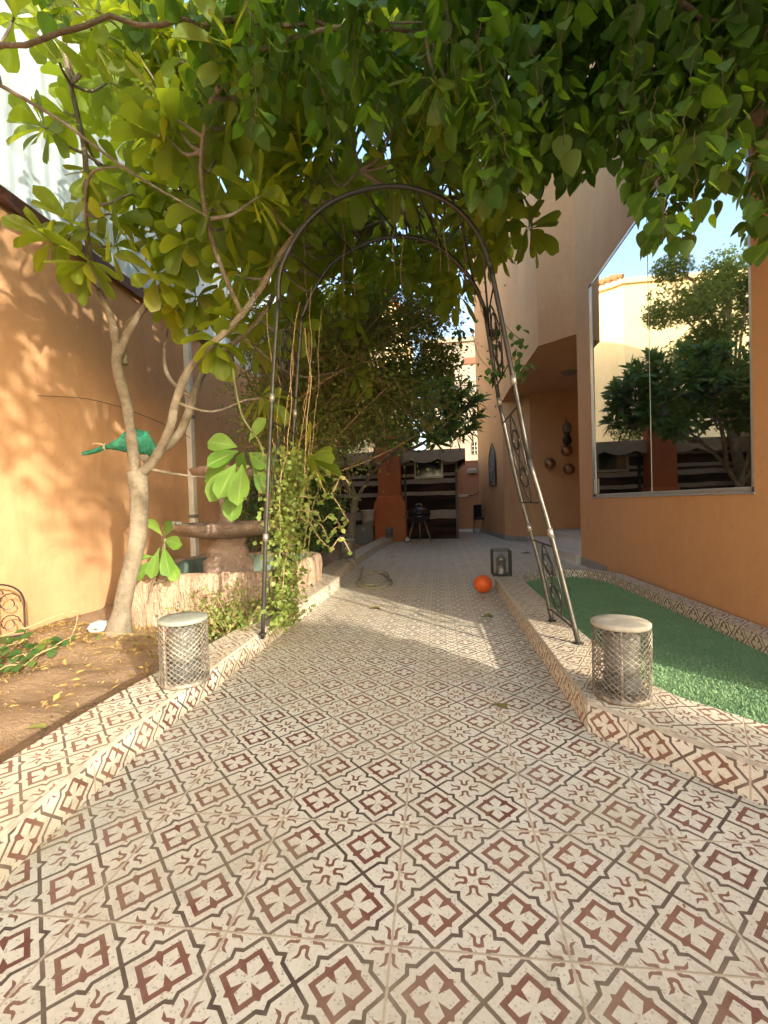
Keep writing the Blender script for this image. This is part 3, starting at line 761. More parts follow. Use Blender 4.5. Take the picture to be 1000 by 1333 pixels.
# ---------------------------------------------------------------- fountain
t=thing('stone_fountain','weathered stone fountain with two bowls and a rocky basin behind the tree','fountain',(-2.3,4.8,0))
def rrect(x0,y0,x1,y1,r,n=7):
    out=[]
    for cx,cy,a0 in ((x1-r,y0+r,-90),(x1-r,y1-r,0),(x0+r,y1-r,90),(x0+r,y0+r,180)):
        for k in range(n+1): a=R(a0+90*k/n); out.append((cx+r*math.cos(a),cy+r*math.sin(a)))
    res=[]
    for i,p in enumerate(out):
        q=out[(i+1)%len(out)]; d=math.dist(p,q); m=max(1,int(d/.07))
        for k in range(m): res.append((p[0]+(q[0]-p[0])*k/m,p[1]+(q[1]-p[1])*k/m))
    return res
o_=rrect(-3.15,3.86,-1.455,5.75,.36)
cxm,cym=-2.31,4.8
b=MB(); n=len(o_); prof=[(0,-.1),(-.01,.05),(.0,.18),(.012,.30),(.0,.38),(-.02,.425),(-.05,.44),(-.09,.435),(-.115,.415),(-.12,.30),(-.12,.10)]
for k,(off,z) in enumerate(prof):
    for i,(x,y) in enumerate(o_):
        d=Vector((x-cxm,y-cym)).normalized(); q=noise.noise(Vector((x*5,y*5,z*3)))*.028+noise.noise(Vector((x*17,y*17,z*5)))*.012
        if k>8: q*=.3
        gr=-.035 if (i%17 in (0,)) and 0<k<6 else 0
        b.v.append((x+d.x*(off+q+gr),y+d.y*(off+q+gr),z+(noise.noise(Vector((x*4,y*4,9)))*.018 if z>.2 else 0)))
for k in range(len(prof)-1):
    for i in range(n): j=(i+1)%n; b.face([k*n+i,k*n+j,(k+1)*n+j,(k+1)*n+i],None,1 if k>=8 else 0)
b.build('basin',['fountain_stone','pool_teal'],t,True)
b=MB(); b.prism([(x+(cxm-x)*.07,y+(cym-y)*.07) for x,y in o_],.0,.13); b.build('basin_floor','pool_teal',t)
fx,fy=-2.28,4.66
b=MB(); sq=lambda a,i:.10*abs(math.cos(2*a))**2-.02
b.lathe([(.27,.2),(.27,.27),(.25,.29),(.25,.46),(.21,.49),(.20,.53),(.215,.56),(.20,.60),(.16,.64),(.19,.68),(.2,.72)],(fx,fy,0),32,wav=sq); b.build('pedestal','bowl_stone',t,True)
def rim(a,i): return .035*math.sin(a*7+i*.3)+.02*math.sin(a*11+1) if i>1 else .01*math.sin(a*5)
b=MB(); b.lathe([(.14,.70),(.26,.715),(.44,.75),(.53,.80),(.56,.845),(.545,.875),(.50,.86),(.44,.82),(.25,.79),(.06,.78)],(fx,fy,0),56,wav=rim); b.build('lower_bowl','bowl_stone',t,True)
b=MB(); b.lathe([(.10,.78),(.12,.84),(.075,.92),(.065,1.05),(.09,1.18),(.07,1.26),(.10,1.33)],(fx,fy,0),20); b.build('stem','bowl_stone',t,True)
b=MB(); b.lathe([(.09,1.32),(.22,1.34),(.32,1.39),(.35,1.44),(.335,1.46),(.27,1.42),(.06,1.40)],(fx,fy,0),44,wav=rim); b.build('upper_bowl','bowl_stone',t,True)
b=MB(); b.lathe([(.01,1.40),(.05,1.42),(.07,1.47),(.03,1.53),(.04,1.56),(.005,1.62)],(fx,fy,0),16); b.build('finial','bowl_stone',t,True)
random.seed(5)
for i,(x,y,lab) in enumerate([(-2.80,4.42,'grey pebble on the left end of the lower fountain bowl'),(-2.72,4.36,'pale pebble second from the left on the lower fountain bowl'),(-2.64,4.32,'speckled pebble third from the left on the lower fountain bowl')]):
    b=MB(); r=.035; b.lathe([(.002,-r*.7)]+[(r*math.cos(R(a)),r*.7*math.sin(R(a))) for a in range(-70,71,20)]+[(.002,r*.7)],(x+.02,y,.885),12,wav=lambda a,i:.1*math.sin(a*2+1)); o=b.build('pebble','stone_grey',None,True); tag(o,lab,'pebble','pebbles on the lower fountain bowl')
# white pipe elbow on basin rim
b=MB(); b.tube(cat([(-2.62,3.98,.45),(-2.56,3.96,.475),(-2.50,3.95,.455)],5),.022,10); o=b.build('pipe_elbow','white_paint',None,True); tag(o,'short white plastic pipe elbow lying on the fountain rim','pipe')

# ---------------------------------------------------------------- arch trellis
NA=[(-1.26,3.05,.10),(-1.20,3.05,.95),(-1.12,3.05,1.88),(-1.05,3.02,2.42),(-1.01,3.0,2.65),(-.82,2.98,2.91),(-.55,2.98,3.06),(-.2,2.98,3.08),(.1,2.98,2.95),(.28,2.98,2.75),(.37,2.98,2.5),(.44,2.98,2.1),(.57,2.95,1.27),(.69,2.92,.78),(.83,2.88,.10)]
FA=[(-1.27,3.62,.10),(-1.2,3.6,1.2),(-1.10,3.6,2.2),(-1.06,3.6,2.55),(-.94,3.6,2.78),(-.75,3.6,2.99),(-.37,3.6,3.12),(-.01,3.6,3.05),(.26,3.6,2.79),(.39,3.6,2.51),(.48,3.6,1.8),(.61,3.56,1.08),(.72,3.48,.58),(.80,3.41,.10)]
t=thing('garden_arch','leaning black tubular metal garden arch spanning the patio between both kerbs','arch',(-.2,3.3,0))
def along(P,z,right):
    pts=[p for p in P]; 
    if right: pts=pts[::-1]
    for a,c in zip(pts,pts[1:]):
        if a[2]<=z<=c[2]:
            f=(z-a[2])/(c[2]-a[2]); return Vector([a[i]+(c[i]-a[i])*f for i in range(3)])
    return Vector(pts[-1])
for nm,A in (('front_hoop',NA),('rear_hoop',FA)):
    i0=3; i1=len(A)-4 if A is NA else len(A)-4
    b=MB(); b.tube(cat(A[i0:i1],6),.0155,10); hoop=b.build('hoop','black_iron',t,True)
    b=MB(); b.tube(cat(A[:i0+1],4),.0145,10); b.build('upright','dark_tube',t,True)
    kk=len(A)-3 if A is NA else len(A)-4
    b=MB(); b.tube(cat(A[i1-1:kk+1],4),.0155,10); b.build('upright','black_iron',t,True)
    b=MB(); b.tube(cat(A[kk:],4),.0155,10); b.build('upright','steel_tube',t,True)
    for rt in (False,True):
        for z in (.78,1.75):
            p=along(A,z,rt); q=along(A,z+.06,rt); b=MB(); b.tube([p,q],.019,10); b.build('joint_sleeve','galv',t,True)
        p=along(A,.13,rt); b=MB(); b.lathe([(.03,0),(.03,.006),(.018,.012)],(p.x,p.y,.131),14); b.build('foot_plate','black_iron',t,True)
def panel(rt,z0,z1,nm='scroll_panel'):
    b=MB(); 
    def P(u,z): return along(NA,z,rt)*(1-u)+along(FA,z,rt)*u
    for z in (z0,z1): b.tube([P(0,z),P(1,z)],.006,6)
    def curve(f,n=16): b.tube([P(*f(k/n)) for k in range(n+1)],.005,5)
    h=z1-z0
    for sg in (1,-1):
        curve(lambda s:(.5+sg*.32*math.sin(s*math.pi),z0+h*s))
        curve(lambda s:(.5+sg*.2*math.sin(s*2*math.pi),z0+h*s))
        curve(lambda s:(.5+sg*(.1+.12*s)*math.cos(s*7),z0+h*(.3)+(.05+.04*s)*math.sin(s*7)))
        curve(lambda s:(.5+sg*(.1+.12*s)*math.cos(s*7),z0+h*(.7)-(.05+.04*s)*math.sin(s*7)))
    b.build(nm,'black_iron',t,True)
for rt in (True,False):
    for z0,z1 in ((.22,.72),(1.0,1.62),(1.9,2.4)): panel(rt,z0,z1)
for k in range(1,7):
    a,c=Vector(cat(NA[3:11],6)[k*6+2]),Vector(cat(FA[3:11],6)[k*6+2]); b=MB(); b.tube([a,c],.007,6); b.build('cross_bar','black_iron',t,True)

# small scroll fence at lower left
t=thing('scroll_fence','low rusty scrollwork fence panel against the left wall at the frame edge','fence',(-3.6,3.3,0))
b=MB()
def TP(u,z): return Vector((-3.71+.23*u,3.14+.26*u,z))
arc=[TP(1-.98*(1-math.cos(k*math.pi/14))/2*1.0,.30+.16*math.sin(k*math.pi/14)) for k in range(15)]
b.tube([TP(1,-.05),TP(1,.30)]+arc+[TP(.02,-.05)],.008,6)
for z in (.02,): b.tube([TP(0,z),TP(1,z)],.008,6)
b.build('frame','black_iron',t)
b=MB()
for cx_,cz_,r_ in ((.72,.30,.09),(.3,.30,.09),(.72,.13,.08),(.3,.13,.08),(.5,.38,.05)):
    b.tube([TP(cx_+r_/.38*math.cos(a*.6)*(1-a*.055),cz_+r_*math.sin(a*.6)*(1-a*.055)) for a in range(13)],.005,5)
b.tube([TP(.5,0),TP(.5,.46)],.006,5)
b.build('scrollwork','black_iron',t)

# ---------------------------------------------------------------- vegetation
ROS="-132,360,303;-173,350,233;-290,340,337;-259,350,322;-303,330,408;-296,360,467;-268,380,404;-288,420,527;-208,360,316;-154,340,324;-159,390,280;-207,340,359;-156,320,354;-119,320,323;-84,460,323;24,440,315;-34,480,372;84,400,329;56,420,326;-63,340,343;-243,320,452;-269,300,452;-254,260,414;-217,280,434;-105,360,139;-143,370,193;-130,420,269;-209,390,291;-67,460,356;-18,360,348;6,260,331;41,320,312;-110,250,364;-302,330,320;-270,330,297;-244,330,330;-223,350,297;-190,340,311;-154,350,292;-171,370,263;-230,340,353;-285,360,388;-171,330,328;-231,390,283;-168,420,254;-299,350,433;-244,380,351;-220,436,547;-228,368,416;-181,289,353;-138,302,419;-147,310,319;-283,507,510;-208,514,561;-223,350,348;-206,354,473;-127,420,512;-155,411,472;-203,329,458;-128,355,412;-141,352,407;-108,339,353;-199,490,510;-175,515,583;-276,462,521;-169,289,355;-155,418,402;-125,447,510;-156,389,416;-120,394,349;-162,448,569;-184,477,395;-232,440,504;-205,320,388;-275,464,602;-221,374,471;-108,388,497;-202,477,421;-108,380,455;-257,510,447;-195,336,444;-232,421,469;-201,381,518;-251,509,522;-154,428,458;-177,496,619;-155,471,414;-147,305,377;-111,296,411;-201,362,472;-196,316,452;-173,286,369;-90,316,347;-198,367,445;-314,518,467;-136,301,360;-208,344,426;-85,286,383;-80,315,358;-167,407,535;-110,447,397;-172,320,398;-152,467,485;-239,475,570;-116,473,416;-104,334,344;-123,287,364;-217,342,437;-141,387,346;-135,509,410;-164,334,432;-241,430,533;-110,395,368;-114,300,313;-177,468,407;-108,323,375;-149,472,532;-91,376,430;-83,321,334;-293,497,615;-146,478,577;24,388,405;-23,304,399;26,432,440;25,518,546;6,363,443;-72,447,528;-58,333,399;17,415,469;-29,405,390;19,433,464;-34,410,520;-98,500,623;-99,481,525;-32,430,494;-26,327,348;-27,369,449;-2,440,472;-5,411,390;-24,428,465;-13,433,476;-51,475,436;9,365,353;-40,510,459;-88,411,514;-76,318,409;-22,524,495;-100,465,472;-120,542,501;-78,400,385;-53,508,450;-90,429,485;-55,380,469;-7,439,544;-42,383,494;-17,316,369;34,543,501;-236,308,450;-187,326,460;-316,464,541;-348,484,660;-202,318,419;-302,385,495;-334,427,509;-266,471,642;-306,391,483;-340,485,609;-291,405,572;-241,332,489;-283,362,519;-255,358,457;47,402,431;3,362,396;64,383,374;40,373,330;78,419,412;80,421,418;62,401,340;82,436,392;35,367,386;-169,618,524;-103,460,403;0,601,376;-109,510,425;-78,547,456;-153,673,406;-73,672,520;-90,440,368;-99,561,422;-109,441,354;-117,536,462;-158,513,461;-134,567,413;-20,612,415;9,518,399;36,614,487;-45,640,529;13,616,419;-4,566,462;-82,633,403;-3,654,447;-30,495,352;-165,527,456;-166,574,383;-49,603,418;-82,631,534;-19,568,414;-40,617,510;-113,504,443;-24,618,487;28,532,391;-87,624,423;-39,459,340;-165,618,495;-92,443,346;-182,601,484;-29,510,361;-68,552,415;-139,488,333;23,444,295;-99,672,425;-72,490,406;25,580,458;-182,669,481;-157,562,379;9,496,347;11,446,347;-180,548,421;-107,523,446;-90,440,314;-234,400,404;-289,533,517;-311,447,493;-231,441,457;-256,388,449;-320,429,434;-227,425,477;-283,443,506;-278,518,485;-332,540,502;-246,388,408;-298,508,531;-138,391,333;-141,484,403;-227,543,424;-147,524,411;-200,467,350;-194,426,370;-128,428,331;-145,479,301;-185,400,351;-180,433,380;-252,575,407;-156,471,365;34,464,353;3,546,409;7,502,367;56,455,357;-136,489,315;-92,536,254;-160,518,391;-89,505,306;-172,542,341;72,547,407;20,465,439;45,544,428;61,526,419;33,454,387;69,542,475"
STR="126,262,285;32,361,359;126,286,327;137,305,268;187,289,331;84,355,339;148,294,329;145,287,413;11,335,395;154,281,336;76,420,425;50,334,358;134,267,395;143,474,462;27,245,269;118,464,449;92,313,365;39,300,294;73,261,401;15,323,407;144,240,342;13,460,440;123,469,474;189,409,380;57,231,287;197,288,245;100,337,365;105,276,411;179,312,382;106,426,461;27,418,435;46,238,266;198,475,472;193,296,427;24,355,365;152,289,329;129,399,489;32,303,441;177,415,429;46,291,329;167,432,448;127,256,390;45,473,466;144,323,457;187,295,334;149,256,381;128,284,362;80,281,304;80,393,484;49,312,305;155,308,294;17,329,348;106,253,343;46,332,443;104,468,485;79,319,406;115,412,411;72,455,396;110,332,457;175,271,314;8,390,487;77,266,344;183,262,259;18,327,485;39,286,410;48,330,353;103,261,326;11,259,395;175,387,438;90,376,431;113,342,441;128,385,364;157,421,443;159,275,326;94,262,297;112,340,345;150,389,378;138,356,356;79,264,403;24,419,469;41,299,442;198,296,283;92,239,304;67,464,440;139,272,392;92,296,416;155,274,322;137,308,393;1,267,296;166,358,384;187,287,268;112,231,223;87,319,327;68,377,465;58,349,446;34,291,441;46,390,375;80,391,360;166,391,407;49,241,375;117,289,348;13,233,358;112,266,397;58,357,450;133,274,380;58,242,299;124,343,457;51,288,305;15,417,467;72,339,423;173,296,356;138,284,418;189,295,255;116,457,457;189,396,476;178,339,454;166,307,368;43,249,348;157,237,238;31,316,470;27,240,263;172,257,376;38,239,270;184,302,385;34,419,409;55,336,377;6,301,353;165,310,332;153,333,280;108,317,434;149,284,341;37,281,281;132,231,358;47,317,392;90,405,414;147,389,397;186,319,393;140,453,490;19,236,373;74,455,461;68,363,428;73,269,322;58,423,476;150,346,322;179,278,282;36,292,316;69,270,352;120,474,458;200,339,432;41,257,357;39,238,306;133,346,444;39,331,428;187,338,462;147,335,437;175,343,414;63,254,352;158,336,326;117,332,427;141,276,401;161,327,427;91,240,375;174,425,402;175,255,307;178,409,462;56,328,436;81,299,304;102,335,323;104,318,424;86,415,423;195,285,332;167,283,329;176,371,400;60,318,473;131,367,406;35,319,456;56,276,345;4,300,425;68,350,386;131,395,490;109,233,222;24,288,320;154,268,303;180,272,367;138,340,448;192,296,351;65,353,358;14,266,352;138,365,441;143,396,479;181,382,303;161,313,441;103,361,425;193,339,329;78,331,462;137,357,396;78,305,351;125,305,298;4,460,472;179,379,460;91,255,369;60,424,382;68,335,375;97,390,445;15,433,432;150,342,476;7,378,444;123,391,380;39,234,272;4,260,377;41,410,377;54,277,391;158,251,342;164,345,431;124,234,224;123,250,357;67,271,383;155,245,301;98,340,424;110,387,483;138,427,467;107,473,429;165,313,421;152,337,346;65,296,297;163,317,442;104,294,333;193,345,447;123,278,286;48,321,432;153,359,392;56,479,425;111,388,374;64,235,319;110,295,385;55,280,290;34,243,269;147,345,472;170,246,358;117,260,305;82,270,340;11,318,367;120,244,376;190,378,365;174,311,290;70,350,354;36,266,307;70,462,408;149,315,352;28,244,291;142,266,329;55,440,452;91,353,363;66,259,393;174,349,326;63,280,324;56,234,375;158,265,310;47,265,355;39,252,275;137,298,350;168,281,357;21,332,458;171,458,428;110,297,427;50,322,456;50,379,423;4,341,434;160,409,403;188,310,427;138,363,442;191,472,406;45,256,293;48,238,360;24,279,394;9,374,480;103,256,359;154,241,329;37,355,433;72,331,341;133,440,483;166,290,319;105,321,416;135,338,333;101,265,290;64,298,404;68,338,417;182,379,323;96,267,353;30,303,325;91,291,336;181,393,446;57,345,458;145,347,428;69,285,325;147,376,427;68,353,437;70,304,458;140,247,261;157,246,293;125,414,465;42,470,475;171,314,297;107,384,486;157,343,363;108,303,413;99,326,408;106,276,352;88,374,376;160,242,221;159,401,472;114,379,418;128,324,331;116,374,454;65,475,489;157,258,329;45,358,390;106,276,319;151,318,384;173,241,311;99,307,426;156,306,259;59,368,440;77,363,463;41,420,417;23,273,301;138,233,252;81,297,321;89,326,391;89,463,414;79,410,454;79,449,468;109,291,410;39,277,334;32,326,414;80,261,282;177,291,336;44,289,333;12,315,431;33,253,364;57,262,389;53,411,446;84,282,425;198,287,329;140,407,404;108,382,398;46,261,394;117,298,381;140,327,349;31,443,448;65,257,359;151,355,381;71,308,315;72,409,395;25,237,294;162,318,395;64,318,453;121,259,263;9,271,297;51,325,365;14,390,437;180,339,329;117,230,269;186,302,403;11,258,315;102,467,430;139,405,388;27,241,361;156,295,399;101,245,286;78,280,344;98,407,398;145,290,293;123,451,465;37,313,403;53,380,485;30,320,366;48,300,305;56,342,453;32,347,396;69,248,284;149,352,328;122,366,381;52,265,309;90,390,396;170,272,393;110,436,429;92,368,413;85,290,415;16,387,486;47,375,406;20,271,386;88,252,391;11,278,359;81,359,462;110,340,385;45,341,376;119,279,319;25,345,398;170,373,366;106,451,479;10,400,422;135,395,386;97,334,419;133,329,408;42,452,450;184,446,401;71,363,357;74,369,438;47,258,349;98,250,342;106,340,338;141,470,449;114,264,371;165,289,272;108,379,349;69,407,431;196,323,327;11,255,359;109,258,371;199,294,366;102,235,249;27,276,405;168,402,407;131,449,426;162,276,272;199,328,417;160,441,441;18,284,347;158,241,308;47,347,393;139,318,353;4,313,416;15,398,410;76,355,386;76,362,448;167,239,362;120,429,442;124,318,414;102,245,305;-72,291,381;-108,264,364;-82,306,427;-140,305,371;-52,275,323;-91,236,324;-118,280,387;-77,432,448;-1,264,336;-40,283,444;-92,314,454;-127,241,364;-56,354,428;-61,346,409;23,383,379;-24,253,331;-42,313,430;-36,408,455;-20,307,446;-169,349,408;-42,321,465;26,419,442;-135,264,343;5,237,289;-74,316,445;-15,311,400;4,413,417;-171,330,489;-6,371,378;-47,293,356;-112,288,397;-101,284,466;-87,446,478;-4,418,457;-12,313,372;-64,270,429;-41,343,460;-50,282,439;1,425,482;-6,446,462;16,236,302;-112,232,403;6,414,426;-202,401,489;-44,356,374;-105,256,366;-2,352,374;-130,275,393;-51,415,442;-77,318,368;-73,317,490;-26,274,342;-95,241,308;-85,369,462;-133,402,428;-50,367,477;-31,310,393;-82,266,367;25,382,368;10,383,421;-89,280,359;5,404,397;-80,230,394;-49,289,462;-48,325,466;-37,362,441;-50,311,441;-44,286,395;-68,266,339;11,361,454;-62,290,440;-4,325,341;-6,261,397;-119,256,351;-89,329,375;25,342,462;-148,322,476;-73,323,390;-80,234,334;-105,244,371;-132,299,452;-39,241,329;-14,326,396;-50,278,440;19,323,445;-33,248,328;-28,361,436;-41,330,470;-16,260,392;-184,434,479;-80,400,420;-25,244,341;-44,376,460;-169,360,466;-115,294,387;-4,358,459;-90,306,353;-97,243,326;-74,346,432;-77,321,444;-23,460,482;-64,309,347;-80,371,463;-65,244,398;-67,242,368;-6,379,386;-36,283,355;-13,459,466;-110,254,326;-30,244,303;-52,439,438;-140,376,450;-94,268,391;8,440,486;-102,325,367;-55,366,419;-72,259,391;-16,461,462;-58,253,413;-57,265,318;-97,238,401;10,243,354;-100,292,400;-37,427,454;-138,370,416;-42,238,338;-91,392,425;-151,318,459;-85,271,405;-132,271,395;-68,322,430;-122,281,389;-53,234,384;-54,287,419;-25,296,342;-91,251,412;-72,379,436;-13,246,368;-18,433,489;-59,233,388;12,332,405;-40,316,362;-136,285,374;-19,354,445;-59,386,432;-4,253,384;-27,271,350;-15,339,448;17,472,461;-26,440,478;119,344,437;184,328,451;150,344,468;126,318,413;191,303,415;71,240,369;184,298,372;194,286,370;133,277,416;133,293,425;148,368,435;93,341,478;192,361,452;101,244,381;138,239,358;165,328,351;176,300,417;199,325,446;137,374,461;197,317,442;86,273,407;116,304,374;112,340,448;94,328,429;125,297,440;189,321,405;121,296,439;128,367,431;197,333,454;188,307,371;185,329,456;135,317,454;74,246,354;182,331,443;162,268,393;197,355,483;129,247,331;156,298,428;85,253,351;101,248,374;145,231,322;158,299,357;111,387,482;148,372,480;96,282,420;59,237,372;117,246,346;192,312,447;179,315,417;98,301,415;180,406,474;122,370,471;161,281,327;170,319,397;104,274,344;115,257,319;122,262,391;103,357,490;79,235,336;83,284,325;119,232,328;157,378,436;101,344,435;181,411,438;86,330,455;161,290,411;189,348,471;147,242,299;101,285,429;178,268,344;63,256,392;190,277,389;98,366,420;87,232,344;160,261,365;182,337,405;166,413,473;162,255,378;147,249,282;160,332,435;149,238,353;188,338,471;131,293,419;118,311,423;122,333,435;125,322,454;133,270,406;178,365,487;142,252,383;173,294,377;-270,282,482;-166,246,380;-166,298,461;-164,255,375;-196,254,430;-237,277,427;-197,275,447;-205,234,383;-214,265,447;-205,322,453"
ros=unpack(ROS); strp=unpack(STR)
def rosette(b,p,ax,n,L,kind='ob',W=.40,droop=.45,spread=(35,115)):
    ax=ax.normalized(); u=ax.orthogonal().normalized(); v=ax.cross(u)
    a=random.uniform(0,6.28)
    for i in range(n):
        a+=2.4; e=R(spread[0]+(spread[1]-spread[0])*(i/(n-1))+random.uniform(-12,12))
        d=(ax*math.cos(e)+(u*math.cos(a)+v*math.sin(a))*math.sin(e)).normalized()
        l=L*random.uniform(.72,1.1)
        b.leaf(p-ax*.04*i/n*1.5,d,ax,l,l*W*random.uniform(.85,1.1),kind,droop*random.uniform(.5,1.4),random.uniform(.06,.22),9)
def branchto(b,p,skel,r=.012,up=.25):
    q=min(skel,key=lambda s_:(s_-p).length+(.4 if s_.z>p.z else 0)); d=(p-q)
    m1=q+d*.4+Vector((0,0,-.10*d.length))+rv(.03*d.length); b.tube(cat([q,m1,q+d*.8+rv(.02),p],4),rads([r*1.8,r*1.3,r,r*.8],13),6)
# main broad-leaved tree
random.seed(21)
t=thing('broadleaf_tree','forked broad-leaved tree with pale trunk in bare soil beside the fountain','tree',(-2.78,3.6,-.05))
skel=[]
def limb(b,pts,r0,r1,k=6,n=12,kn=.0):
    c=cat(pts,k); m=len(c); rr=[(r0+(r1-r0)*(i/(m-1))**.8)*(1 if r1>.03 else min(1,.35+(m-1-i)*.12)) for i in range(m)]
    rr=[r*.84*(1+.10*noise.noise(p*9)+.05*noise.noise(p*30)) for r,p in zip(rr,c)]
    b.tube(c,rr,n); skel.extend(c)
b=MB()
tr=[(-2.80,3.6,-.12),(-2.77,3.6,.05),(-2.70,3.6,.35),(-2.58,3.6,.75),(-2.54,3.6,1.10),(-2.55,3.6,1.36)]
c=cat(tr,6); m=len(c); rr=[.145-.075*min(1,i/9)+.012*max(0,(i-22)/8) for i in range(m)]; rr[0]=.18
b.tube(c,[r*(1+.05*noise.noise(p*6)) for r,p in zip(rr,c)],18)
skel=[]
limb(b,[(-2.56,3.6,1.30),(-2.57,3.58,1.6),(-2.61,3.58,1.95),(-2.68,3.58,2.25),(-2.68,3.6,2.45)],.055,.048)
limb(b,[(-2.68,3.6,2.40),(-2.74,3.6,2.7),(-2.86,3.58,3.05),(-2.89,3.55,3.5),(-2.83,3.5,4.0),(-2.87,3.4,4.6),(-2.85,3.3,5.2)],.043,.018)
limb(b,[(-2.68,3.6,2.35),(-2.55,3.62,2.62),(-2.28,3.65,2.95),(-2.05,3.7,3.2),(-1.9,3.7,3.7),(-1.8,3.6,4.3)],.04,.016)
limb(b,[(-2.66,3.65,2.3),(-2.72,3.8,2.7),(-2.5,4.0,3.1),(-2.36,4.1,3.6),(-2.25,4.1,4.2),(-2.2,4.0,4.9)],.034,.014)
limb(b,[(-2.53,3.6,1.33),(-2.35,3.55,1.46),(-2.18,3.5,1.68),(-2.1,3.48,1.9),(-1.98,3.45,2.12),(-1.8,3.45,2.3),(-1.55,3.45,2.5),(-1.35,3.45,2.72),(-1.12,3.4,3.0),(-.85,3.4,3.25),(-.5,3.3,3.45)],.052,.02)
limb(b,[(-2.5,3.6,1.45),(-2.28,3.75,1.65),(-2.15,3.8,1.95),(-2.13,3.8,2.05)],.042,.04)
limb(b,[(-2.14,3.8,2.0),(-1.95,3.8,2.35),(-1.75,3.8,2.45),(-1.45,3.8,2.7),(-1.3,3.9,3.1),(-1.1,4.0,3.6),(-.8,4.1,4.0)],.036,.015)
limb(b,[(-2.13,3.8,2.0),(-2.42,3.9,2.25),(-2.50,4.0,2.6),(-2.38,4.0,2.95),(-2.2,4.0,3.4)],.026,.012)
limb(b,[(-1.5,3.45,2.55),(-1.6,3.2,3.0),(-1.5,2.9,3.4),(-1.2,2.7,3.7),(-.6,2.6,3.75),(0,2.5,3.6)],.022,.011)
limb(b,[(-1.35,3.45,2.72),(-1.3,3.8,3.2),(-1.0,4.4,3.6),(-.5,4.8,4.0),(.2,4.7,4.1),(.8,4.2,3.7)],.024,.010)
limb(b,[(-2.86,3.58,3.1),(-2.6,3.2,3.3),(-2.3,2.9,3.35),(-1.9,2.7,3.2)],.016,.009)
limb(b,[(-2.46,2.4,3.52),(-2.17,2.5,3.36),(-1.9,2.75,3.2),(-1.5,3.0,3.02)],.013,.010)
sk=list(skel)
for p in ros: branchto(b,p,sk,.008)
b.build('trunk','bark',t,True)
b=MB()
for i,p in enumerate(ros):
    q=min(sk,key=lambda s_:(s_-p).length); ax=(p-q); ax=(ax.normalized() if ax.length>.05 else Vector((0,0,1)))+Vector((0,0,.35))+rv(.25)
    hang=i in (1,)
    if hang: ax=Vector((.2,-.3,-.4))
    rosette(b,p,ax,random.randint(11,15),.31 if i<40 else .29,'ob',.44,.75 if hang else .5,(25,110))
b.build('crown','leaf_big',t,True)
# green cloth tied at the fork
t=thing('green_rag','crumpled green cloth tied around the fork of the pale tree trunk','cloth',(-2.6,3.55,1.5))
b=MB(); prf=[]
pts=[(-2.98,3.52,1.525,.018,.018),(-2.86,3.52,1.545,.022,.02),(-2.79,3.53,1.57,.02,.025),(-2.75,3.53,1.575,.018,.018),(-2.70,3.53,1.585,.045,.03),(-2.64,3.58,1.615,.085,.03),(-2.59,3.62,1.63,.115,.035),(-2.52,3.63,1.61,.115,.04),(-2.46,3.62,1.595,.115,.035),(-2.39,3.58,1.555,.085,.03),(-2.33,3.55,1.515,.045,.02),(-2.31,3.55,1.50,.010,.010)]
cc=cat([p[:3] for p in pts],4); n=18
for i,p in enumerate(cc):
    f=i/4; j=min(int(f),len(pts)-2); g=f-j; h=.84*(pts[j][3]*(1-g)+pts[j+1][3]*g); d=pts[j][4]*(1-g)+pts[j+1][4]*g
    for k in range(n):
        a=2*math.pi*k/n; q=1+.28*noise.noise(Vector((p.x*18,math.cos(a)*2,math.sin(a)*2)))+.12*math.sin(a*5+p.x*30)
        b.v.append((p.x,p.y+d*math.cos(a)*q,p.z+h*math.sin(a)*q))
for i in range(len(cc)-1):
    for k in range(n): k2=(k+1)%n; b.face([i*n+k,i*n+k2,(i+1)*n+k2,(i+1)*n+k])
b.build('cloth','green_cloth',t,True)
b=MB(); b.tube([(-2.772,3.53+.03*math.cos(a*.7),1.572+.03*math.sin(a*.7)) for a in range(10)],.007,6); b.tube(cat([(-2.77,3.5,1.59),(-2.82,3.49,1.60),(-2.86,3.49,1.595)],3),.009,6); b.build('knot','stem_dry',t,True)

# overhead climbing vine with heart-shaped leaves
t=thing('overhead_vine','dense dark green climbing vine with heart-shaped leaves hanging overhead','vine',(.6,2.9,3.3))
random.seed(31)
b=MB(); g=MB()
main=[]
for pts in ([(-2.6,2.2,3.5),(-1.6,2.4,3.75),(-.6,2.6,3.75),(.5,2.7,3.7),(1.4,3.0,3.6),(2.1,3.3,3.7)],[(-1.8,3.2,4.3),(-.6,3.4,4.2),(.5,3.6,4.1),(1.5,3.8,3.9),(2.1,4.2,3.8)],[(.2,1.6,3.3),(.9,2.1,3.3),(1.5,2.6,3.4),(1.9,3.2,3.3)],[(-1.2,1.2,3.4),(-.2,1.6,3.6),(.9,1.8,3.7),(1.8,2.2,3.9)],[(-.6,4.4,4.5),(.5,4.5,4.4),(1.6,4.8,4.3)]):
    c=cat(pts,8); c=[p+rv(.012) for p in c]; b.tube(c,rads([.014,.012,.010,.008],len(c)),7); main+=c
